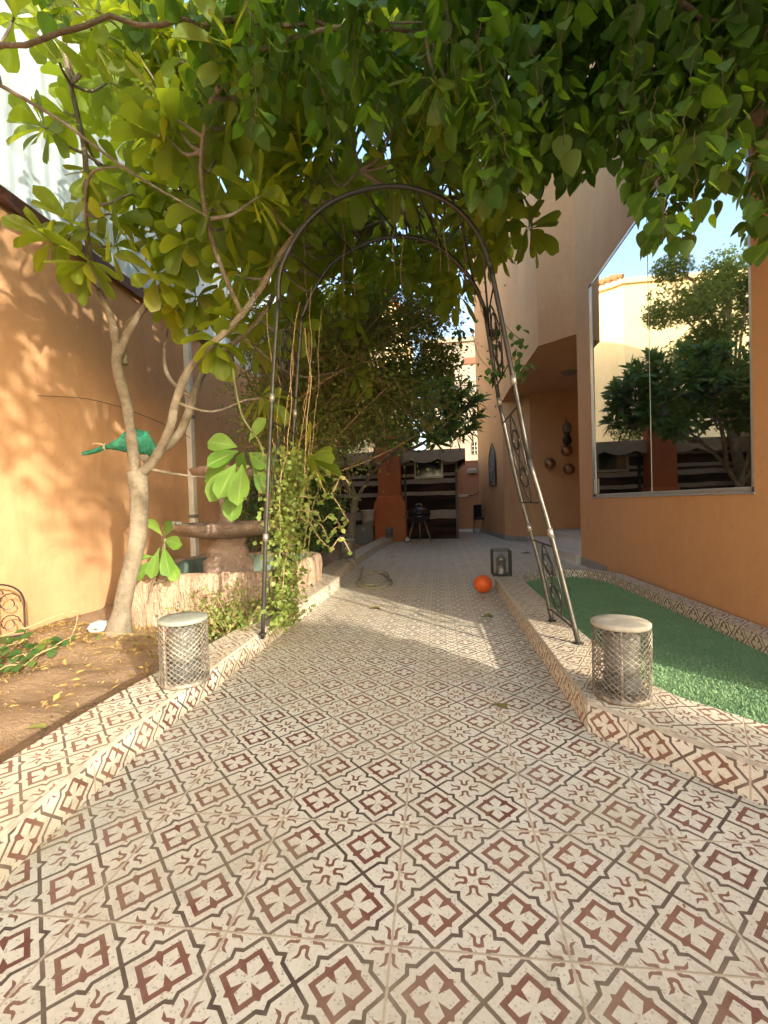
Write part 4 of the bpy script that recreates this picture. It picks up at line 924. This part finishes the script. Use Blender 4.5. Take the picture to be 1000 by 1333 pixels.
def vine_strand(g,b,p,L,kind='heart',ls=(.055,.125),den=.04,mat_n=6):
    sl=Vector((random.uniform(-.3,.3),random.uniform(-.3,.3),1)).normalized(); n=max(3,int(L/den)); pts=[]
    for i in range(n+1):
        q=p+sl*L*i/n+rv(.005); pts.append(q)
    b.tube(pts,.0025,4,cap=False)
    for i,q in enumerate(pts):
        for _ in range(1 if random.random()<.6 else 2):
            a=random.uniform(0,6.28); st_=Vector((math.cos(a),math.sin(a),random.uniform(-.1,.5)))*random.uniform(.03,.08)
            o_=q+st_; d=Vector((math.cos(a)*.6,math.sin(a)*.6,random.uniform(-1.3,-.2)))
            l=random.uniform(*ls); g.leaf(o_,d,Vector((math.cos(a)*.4,math.sin(a)*.4,1))+rv(.25),l,l*random.uniform(.85,1.0),kind,.25,.12,mat_n)
for p in strp: vine_strand(g,b,p,random.uniform(.25,.65))
for (x,y) in ((-.25,3.1),(-.2,3.15),(.02,3.2),(.08,3.05),(.2,3.3),(-.62,3.2),(-.58,3.5),(.3,3.6),(-.9,3.3)):
    z=3.15; pts=[(x,y,z)]
    for k in range(7): x+=random.gauss(0,.012); y+=random.gauss(0,.012); z-=random.uniform(.05,.12); pts.append((x,y,z))
    b.tube(cat(pts,3),.0035,5)
# unseen strands added above and behind the viewpoint to cast shade
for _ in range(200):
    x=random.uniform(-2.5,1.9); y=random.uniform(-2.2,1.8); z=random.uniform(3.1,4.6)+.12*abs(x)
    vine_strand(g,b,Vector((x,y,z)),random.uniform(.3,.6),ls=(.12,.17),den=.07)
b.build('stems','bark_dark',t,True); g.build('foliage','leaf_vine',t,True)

# thin vine sprays on the right upright
t=thing('sparse_vine','few pale vine sprays clinging to the right side of the arch','vine',(.6,3.45,2.1))
b=MB(); g=MB(); random.seed(8)
for (x,y,z) in [(.66,3.6,2.05),(.65,3.7,2.3),(.44,3.6,2.02),(.55,4.2,2.55),(.25,4.6,2.7)]:
    b=MB(); b.tube(cat([(x,y,z),(x-.1,y,z+.12),(x-.15,y-.05,z+.3)],3),.004,5); b.build('stem','stem_dry',t)
    for _ in range(16):
        l=random.uniform(.06,.09); g.leaf(Vector((x,y,z))+rv(.045),Vector((random.uniform(-1,1),random.uniform(-1,.4),-.7)),Vector((0,-.5,1)),l,l*.6,'lance',.3,.15,4)
g.build('foliage','leaf_bush',t,True)

# vine on the left upright
t=thing('climbing_vine','lime green straggly vine with dry stems climbing the left arch posts','vine',(-1.2,3.4,0))
b=MB(); g=MB(); random.seed(9)
for _ in range(8):
    x=-1.2+random.gauss(0,.08); y=3.4+random.gauss(0,.16); z=.1+random.random()*.4; pts=[]
    for k in range(10):
        pts.append((x,y,z)); x+=random.gauss(.012,.035); y+=random.gauss(0,.03); z+=random.uniform(.12,.36)
        x=max(-1.35,min(-.85,x))
        if z>3: break
    b.tube(cat(pts,3),.002+.002*random.random(),5)
for i in range(2600):
    z=.12+1.35*random.random()**1.1; p=Vector((-1.21+random.gauss(0,.045+.02*z)+.05*z,3.38+random.gauss(0,.13),z))
    l=random.uniform(.022,.05); g.leaf2(p,rv().normalized()+Vector((0,-.3,-.3)),rv(),l,l*.8)
for k in range(5):
    x,y,z=-1.05,3.35,.85+.35*random.random(); pts=[]
    for j in range(8): pts.append((x,y,z)); x+=.035+random.random()*.03; y+=random.gauss(.01,.03); z+=random.gauss(-.01,.07)
    c=cat(pts,3); b.tube(c,.0035,5)
    for q in c[3:]:
        l=random.uniform(.035,.05); g.leaf(q,rv().normalized()+Vector((0,-.4,-.2)),Vector((0,-.6,1)),l,l*.9,'oval',.2,.1,3)
b.build('stems','stem_dry',t); g.build('foliage','leaf_lime',t,True)
# broad fresh leaves on the left post
t=thing('young_broadleaf_shoot','bright green shoot with big rounded leaves beside the left arch post','plant',(-1.35,3.4,1.4))
b=MB(); g=MB(); random.seed(13)
b.tube(cat([(-1.24,3.42,.8),(-1.30,3.42,1.15),(-1.36,3.40,1.5),(-1.5,3.38,1.75),(-1.55,3.36,2.1)],5),.009,6)
cen=Vector((-1.50,3.40,1.49))
for (dx,dz,yy,f,w_) in [(-37,8,-.02,.25,.17),(-32,-18,-.10,.2,.18),(-22,-55,-.13,.38,.17),(3,-64,-.16,.35,.19),(-50,-34,.02,.3,.17),(-40,-58,-.05,.42,.18),(-20,-84,.0,.5,.16),(28,-22,-.06,.3,.14),(55,-24,.04,.5,.13),(24,30,.0,.3,.10),(30,-52,-.04,.45,.13),(-8,-20,.06,.2,.15)]:
    v_=Vector((dx*.0058,yy,dz*.0058)); l=v_.length
    g.leaf(cen+v_*f,v_+Vector((0,0,.02)),Vector((random.uniform(-.3,.3),-1,.5)),l*(1.05-f)+.06,w_,'ob2',.12,random.uniform(.05,.16),8)
b.build('stem','stem_green',t,True); g.build('foliage','leaf_fresh',t,True)
# sapling leaves behind trunk
t=thing('broadleaf_sapling','small sapling with glossy bright leaves between trunk and fountain','sapling',(-2.5,3.85,.4))
b=MB(); g=MB()
b.tube(cat([(-2.75,3.9,0),(-2.6,3.82,.35),(-2.45,3.75,.55),(-2.38,3.7,.78)],4),.012,6); b.tube(cat([(-2.6,3.82,.35),(-2.42,3.75,.42)],3),.008,6)
for (x,z,dx,dz,l) in [(-2.40,.78,.5,.7,.20),(-2.42,.76,.8,.1,.22),(-2.42,.72,.5,-.9,.24),(-2.45,.7,-.2,-1,.22),(-2.44,.6,-1,-.5,.22),(-2.5,.62,-1,.1,.2),(-2.38,.62,.7,-.9,.2),(-2.42,.8,-.3,.9,.16),(-2.4,.7,.9,.4,.2)]:
    l*=1.25; g.leaf(Vector((x,3.72,z)),Vector((dx,-.4,dz)),Vector((.1,-1,.5)),l,l*.46,'ob',.35,.12,8)
b.build('stem','bark',t,True); g.build('foliage','leaf_fresh',t,True)

# weedy shrub behind left kerb
t=thing('weedy_shrub','dry yellow-green weedy shrub growing behind the kerb at the fountain foot','shrub',(-1.65,3.5,0))
b=MB(); g=MB(); random.seed(14)
for _ in range(75):
    x=random.gauss(-1.64,.10); y=random.gauss(3.45,.2); x=min(x,-1.5); pts=[(x,y,-.03)]; z=-.03; dx=random.gauss(0,.05); dy=random.gauss(-.01,.04)
    for k in range(5): x+=dx+random.gauss(0,.015); y+=dy; z+=random.uniform(.01,.095); pts.append((x,min(y,3.82) if x<-1.5 else y,z))
    b.tube(cat(pts,2),.0025,4)
    for q in pts[1:]:
        for _ in range(5):
            l=random.uniform(.02,.045); g.leaf2(Vector(q)+rv(.025),rv()+Vector((0,-.3,.1)),rv(),l,l*.75)
b.build('stems','stem_dry',t); g.build('foliage','leaf_lime',t,True)

# generic leafy bush / crown builders
def clump_crown(g,centers,n,r,l,kind=None,squash=.75):
    for _ in range(n):
        c=random.choice(centers); d=rv().normalized(); q=Vector(c[:3])+Vector((d.x,d.y,d.z*squash))*(c[3]*random.random()**.4)
        ll=random.uniform(*l)
        if kind: g.leaf(q,rv().normalized()+Vector((0,0,-.5)),Vector((0,0,1))+rv(.4),ll,ll*.4,kind,.3,.15,3)
        else: g.leaf2(q,rv().normalized()+Vector((0,0,-.3)),Vector((0,0,1))+rv(.5),ll,ll*.5)
# dark bushes behind the fountain
t=thing('garden_bush','dark green leafy bush growing behind the right end of the fountain','bush',(-2.3,7,0))
b=MB(); g=MB(); random.seed(15)
cs=[(-2.5,6.3,.75,.5),(-2.0,6.9,.95,.45),(-1.85,7.3,1.0,.4),(-2.3,7.1,1.3,.5),(-2.75,6.8,1.2,.5),(-2.2,6.6,.5,.4),(-1.95,6.5,1.35,.35),(-2.0,6.9,.5,.4),(-1.9,7.2,1.45,.3)]
for c in cs:
    for _ in range(5): b.tube(cat([(-2.3+random.gauss(0,.15),6.8,-.05),((c[0]-2.3)/2,(c[1]+6.8)/2,c[2]*.5),Vector(c[:3])+rv(.15)],3),.01,5)
clump_crown(g,cs,9000,1,(.05,.09))
b.build('stems','twig',t); g.build('foliage','leaf_bush',t)
# tangled twiggy tree
t=thing('tangled_tree','tall tangled tree of brown twigs and small olive leaves in mid garden','tree',(-2.3,6.1,0))
b=MB(); g=MB(); random.seed(16)
for (x,y) in ((-2.45,6.0),(-2.25,6.2),(-2.1,5.9)):
    b.tube(cat([(x,y,-.1),(x+.1,y,.9),(x+random.uniform(0,.5),y+.1,1.9),(x+random.uniform(0,.9),y,3.0),(x+random.uniform(.3,1.5),y,4.2)],5),rads([.055,.05,.04,.03,.012],21),8)
limbs=[]
for _ in range(64):
    s_=Vector((-2.1+random.gauss(0,.12),6.0+random.gauss(0,.15),random.uniform(.9,2.6))); e=Vector((random.uniform(-2.3,.35),random.uniform(5.2,7.2),0)); e.z=2.2+random.random()*2.0+.25*min(0,e.x+1)
    m_=s_+(e-s_)*.5+rv(.12)+Vector((0,0,.12)); c=cat([s_,m_,e],5); b.tube(c,rads([.016,.010,.005],len(c)),6); limbs+=c[3:]
for _ in range(1900):
    q=random.choice(limbs)+rv(.12); d=rv().normalized()+Vector((.2,-.1,.0)); l=random.uniform(.2,.6)
    b.tube([q,q+d*l*.5+rv(.04),q+d*l+rv(.06)+Vector((0,0,-.08))],[.0042,.003,.0016],3,cap=False)
    for k in range(8):
        ll=random.uniform(.035,.06); g.leaf2(q+d*l*random.random()+rv(.06),rv()+Vector((0,0,-.4)),rv(),ll,ll*.55)
for _ in range(15000):
    q=random.choice(limbs)+rv(.25); ll=random.uniform(.045,.08); g.leaf2(q,rv()+Vector((0,0,-.4)),rv(),ll,ll*.55)
clump_crown(g,[(-.75,6.3,3.6,.5),(-.3,6.4,3.35,.45),(.05,6.3,2.95,.33),(-1.2,6.2,3.2,.5),(-.5,6.2,2.7,.4),(-.1,6.6,3.75,.4)],6500,1,(.05,.09))
for c_ in ((-.75,6.3,3.6),(-.3,6.4,3.35),(.05,6.3,2.95),(-1.2,6.2,3.2),(-.5,6.2,2.7),(-.1,6.6,3.75)): b.tube(cat([(-2.0,6.05,2.0),((c_[0]-2)/2,6.15,c_[2]-.35),c_],4),rads([.014,.009,.004],9),6)
b.build('trunk','stem_dry',t); g.build('crown','leaf_olive',t)
# tall tree behind the left wall side, seen mirrored in the window
t=thing('tall_garden_tree','tall full tree at the back left, mirrored in the villa window','tree',(-2.8,12.2,0))
b=MB(); g=MB(); random.seed(17)
b.tube(cat([(-3.0,12.0,-.1),(-2.95,12,1.5),(-2.8,12.2,3.2),(-2.6,12.1,5)],5),rads([.15,.13,.10,.05],16),10)
cs=[]
for _ in range(26):
    e=Vector((random.uniform(-4.4,-1.3),random.uniform(10.4,14.2),random.uniform(3.2,6.6))); e.z-=.25*abs(e.y-12.2); cs.append((e.x,e.y,e.z,random.uniform(.45,.8)))
    b.tube(cat([(-2.9,12.1,random.uniform(2,4)),((e.x-2.9)/2,(e.y+12.1)/2,e.z-.6),e],4),.03,6)
clump_crown(g,cs,24000,1,(.07,.13))
b.build('trunk','bark_dark',t,True); g.build('crown','leaf_olive',t)
# frangipani with narrow rosettes
t=thing('frangipani_tree','round frangipani tree with dark pointed leaf rosettes above the hut','tree',(-1.9,10.4,0))
b=MB(); g=MB(); random.seed(18); skel=[]
limb(b,[(-2.1,10.3,-.1),(-2.0,10.3,.6),(-1.9,10.3,1.2)],.12,.09)
for e in ([(-1.9,10.3,1.1),(-1.5,10.2,1.7),(-.9,10.0,2.2),(-.3,9.9,2.6)],[(-1.9,10.3,1.2),(-2.1,10.2,2.0),(-2.0,10.0,2.8),(-1.8,10,3.4)],[(-1.6,10.2,1.55),(-1.3,9.8,2.3),(-.9,9.5,3.0)],[(-1.0,10.0,2.1),(-.3,9.8,2.3),(.3,9.6,2.8)],[(-1.9,10.3,1.15),(-2.4,10.1,1.9),(-2.8,10,2.5)]): limb(b,e,.06,.03,5,8)
sk=list(skel); R2=[]
for _ in range(150):
    a=random.uniform(0,6.28); e=random.uniform(-.35,1)
    q=Vector((-.75+1.55*math.cos(a)*math.sqrt(1-e*e*.8)*random.uniform(.75,1.02),9.8+1.1*math.sin(a)*random.uniform(.5,1),2.75+.9*e+random.gauss(0,.1)))
    R2.append(q)
for _ in range(25): R2.append(Vector((random.uniform(-3,-1.6),random.uniform(9.4,10.4),random.uniform(2.0,3.0))))
R2+=[Vector((.62,9.3,3.28)),Vector((.85,9.4,3.05)),Vector((.5,9.2,3.35)),Vector((.82,9.5,2.75)),Vector((-.1,9.0,2.3)),Vector((.0,9.1,2.2)),Vector((.35,9.2,2.5)),Vector((-.3,9.1,2.45))]
for q in R2:
    branchto(b,q,sk,.012); ax=(q-Vector((-.9,9.9,2.2))).normalized()+Vector((0,-.1,.5)); rosette(g,q,ax,15,.31,'lance',.32,.3,(18,110))
b.build('trunk','bark',t,True); g.build('crown','leaf_dark',t,True)
t=thing('added_shade_tree','broad dense tree added unseen behind the viewpoint to shade vine and wall','tree',(3.6,-1.6,0))  # unseen tree, added to shade the overhead vine and the left wall
b=MB(); g=MB(); random.seed(41)
b.tube(cat([(3.7,-1.6,-.1),(3.65,-1.6,1.2),(3.5,-1.5,2.6),(3.4,-1.5,4.2)],5),rads([.2,.17,.14,.08],16),12)
cs=[]; ds=[]
for i in range(78):
    e=Vector((random.uniform(2.6,4.8),random.uniform(-4.2,.4),random.uniform(3.3,9.8))) if i<52 else Vector((random.uniform(2.6,3.8),random.uniform(.5,1.2),random.uniform(3.4,6)))
    (cs if i<52 else ds).append((e.x,e.y,e.z,random.uniform(.4,.7)))
    b.tube(cat([(3.5,-1.5,random.uniform(2.4,4)),((e.x+3.5)/2,(e.y-1.5)/2,e.z-.6),e],4),.03,6)
clump_crown(g,cs,8500,1,(.12,.2)); clump_crown(g,ds,7000,1,(.12,.2))
b.build('trunk','bark_dark',t,True); g.build('crown','leaf_bush',t)

# hedge and tree, added out of view, keep the foreground in broken shade
t=thing('added_shade_hedge','clipped hedge added unseen behind the viewpoint to shade the foreground','hedge',(2.6,-1.5,0))
g=MB(); b=MB(); random.seed(19)
for k in range(12): b.tube([(2.65,-4+.34*k,-.1),(2.65+random.gauss(0,.1),-4+.34*k,1.4)],.02,6)
for _ in range(36000):
    q=Vector((random.uniform(2.3,3.0),random.uniform(-4.3,-.1),random.uniform(0,1.66)+.03*random.gauss(0,1))); ll=random.uniform(.06,.1); g.leaf2(q,rv().normalized(),rv(),ll,ll*.55)

b.build('stems','twig',t); g.build('foliage','leaf_bush',t)
# low plant at the lower left
t=thing('ground_creeper','low creeper with dark rounded leaves at the lower left soil edge','plant',(-2.9,2.7,0))
b=MB(); g=MB(); random.seed(20)
for _ in range(16):
    x,y,z=-3.15+random.gauss(0,.12),2.75+random.gauss(0,.2),.0; pts=[]
    a=random.uniform(-1.2,.5)
    for k in range(6): pts.append((x,y,max(.0,z))); x+=.07*math.cos(a); y+=.05*math.sin(a); z+=random.uniform(-.03,.07); a+=random.gauss(0,.4)
    c=cat(pts,2); b.tube(c,.004,5)
    for q in c[2:]:
        if random.random()<.75:
            l=random.uniform(.05,.085); g.leaf(q,Vector((random.uniform(-1,1),-.5,random.uniform(-.4,.5))),Vector((0,-.4,1)),l,l*.85,'oval',.2,.1,3)
b.build('stems','stem_dry',t); g.build('foliage','leaf_bush',t,True)
b=MB(); b.tube(cat([(-3.5,3.2,.06),(-3.3,3.25,.12),(-3.1,3.35,.2),(-2.98,3.4,.22)],5),.008,6); b.tube(cat([(-2.98,3.4,.22),(-2.93,3.3,.1),(-2.92,3.2,-.02)],4),.004,6)
o=b.build('fallen_branch','stem_dry',None,True); tag(o,'thin pale bent branch lying in front of the sunlit wall','branch')
# stone and litter on the soil
b=MB(); b.lathe([(.01,-.02),(.06,-.02),(.075,.02),(.05,.06),(.01,.07)],(-2.98,3.62,.01),9,wav=lambda a,i:.2*math.sin(a*2)+.1*math.sin(a*3+1)); o=b.build('plastic_scrap','plastic_pale'); tag(o,'crumpled pale blue plastic scrap at the foot of the tree trunk','litter')
random.seed(22); g=MB()
for _ in range(2600):
    x=random.uniform(-3.7,-1.66); y=random.choice((random.uniform(1.3,4),random.gauss(3.5,.35)))
    if y>3.84 and x>-3.15: continue
    zz=-.03+noise.fractal(Vector((x*2.2,y*2.2,3)),1,2,4)*.05+.008
    l=random.uniform(.015,.06); g.leaf2(Vector((x,y,zz)),Vector((random.uniform(-1,1),random.uniform(-1,1),random.uniform(-.05,.35))),Vector((0,0,1))+rv(.4),l,l*random.uniform(.15,.5))
o=g.build('leaf_litter','dry_leaf'); struct(o,'stuff')
g=MB(); random.seed(77)
for _ in range(420):
    y=random.uniform(1.0,11); x=random.uniform(-1.15,.55) if random.random()<.5 else random.choice((-1.22,.57))+random.choice((1,))*random.gauss(0,.05)*1.0
    if y>5.8: x=random.uniform(-1.2,2.0)
    l=random.uniform(.006,.022); g.leaf2(Vector((min(max(x,-1.24),2),y,.005)),Vector((random.uniform(-1,1),random.uniform(-1,1),.08)),Vector((0,0,1)),l,l*random.uniform(.25,.6))
o=g.build('patio_debris','dry_leaf'); struct(o,'stuff')
g=MB(); 
for _ in range(500):
    x=random.uniform(-3.7,-1.7); y=random.uniform(1.2,3.8); zz=-.03+noise.fractal(Vector((x*2.2,y*2.2,3)),1,2,4)*.05+.003; r=random.uniform(.003,.011)
    g.lathe([(r*.3,-r*.5),(r,0),(r*.5,r*.6)],(x,y,zz),6)
o=g.build('soil_crumbs','soil'); struct(o,'stuff')
def fleaf(x,y,z,l,m_,lab,nm='fallen_leaf',grp='leaves fallen on the patio',a=0.):
    g=MB(); g.leaf(Vector((0,0,0)),Vector((math.cos(a),math.sin(a),.15)),Vector((.2,0,1)),l,l*.45,'ob',.25,.25,6)
    o=g.build(nm,m_,None,True); o.location=(x,y,z); tag(o,lab,'leaf',grp); return o
fleaf(.33,4.02,.006,.13,'olive_leaf','curled olive leaf on the tiles beside the lawn kerb riser',a=.4)
fleaf(.42,4.75,.006,.12,'dry_leaf','brown dry leaf on the tiles just in front of the orange ball',a=1.5)
fleaf(.22,2.30,.006,.10,'olive_leaf','small yellow-green leaf flat on the tiles before the lawn kerb corner',a=-.5)
fleaf(-.72,4.35,.006,.13,'olive_leaf','pale green leaf in the sun patch below the hose',a=.1)
fleaf(1.42,3.55,.045,.05,'red_leaf','reddish leaf lying on the green turf','fallen_leaf','leaves fallen on the turf',a=.7)
fleaf(1.6,4.4,.045,.045,'dry_leaf','small brown leaf on the far shaded part of the turf','fallen_leaf','leaves fallen on the turf',a=2.7)
fleaf(1.5,8.8,.006,.2,'dry_leaf','dark leaf on the far patio near the entrance steps',a=.2)
fleaf(-.95,8.5,.006,.12,'dry_leaf','dark dry leaf on the far tiles near the small kerb lantern',a=.9)
fleaf(-2.05,1.95,-.02,.12,'olive_leaf','long yellow leaf on the soil beside the kerb','fallen_leaf','leaves fallen on the soil',a=.3)
fleaf(-2.0,2.9,.0,.10,'olive_leaf','pale leaf on the shaded soil behind the left lantern','fallen_leaf','leaves fallen on the soil',a=2.)
t=thing('fallen_flower','magenta bougainvillea flower dropped on the bare soil','flower',(-2.28,1.93,-.02))
g=MB()
for k in range(3): g.leaf(Vector((-2.28,1.93,-.015)),Vector((math.cos(k*2.1),math.sin(k*2.1),.7)),Vector((0,0,1)),.04,.032,'oval',.1,.2,4)
g.build('petals','pink_petal',t,True)
g=MB(); g.tube([(-2.28,1.93,-.015),(-2.33,1.9,-.02)],.003,5); g.build('stalk','stem_dry',t)
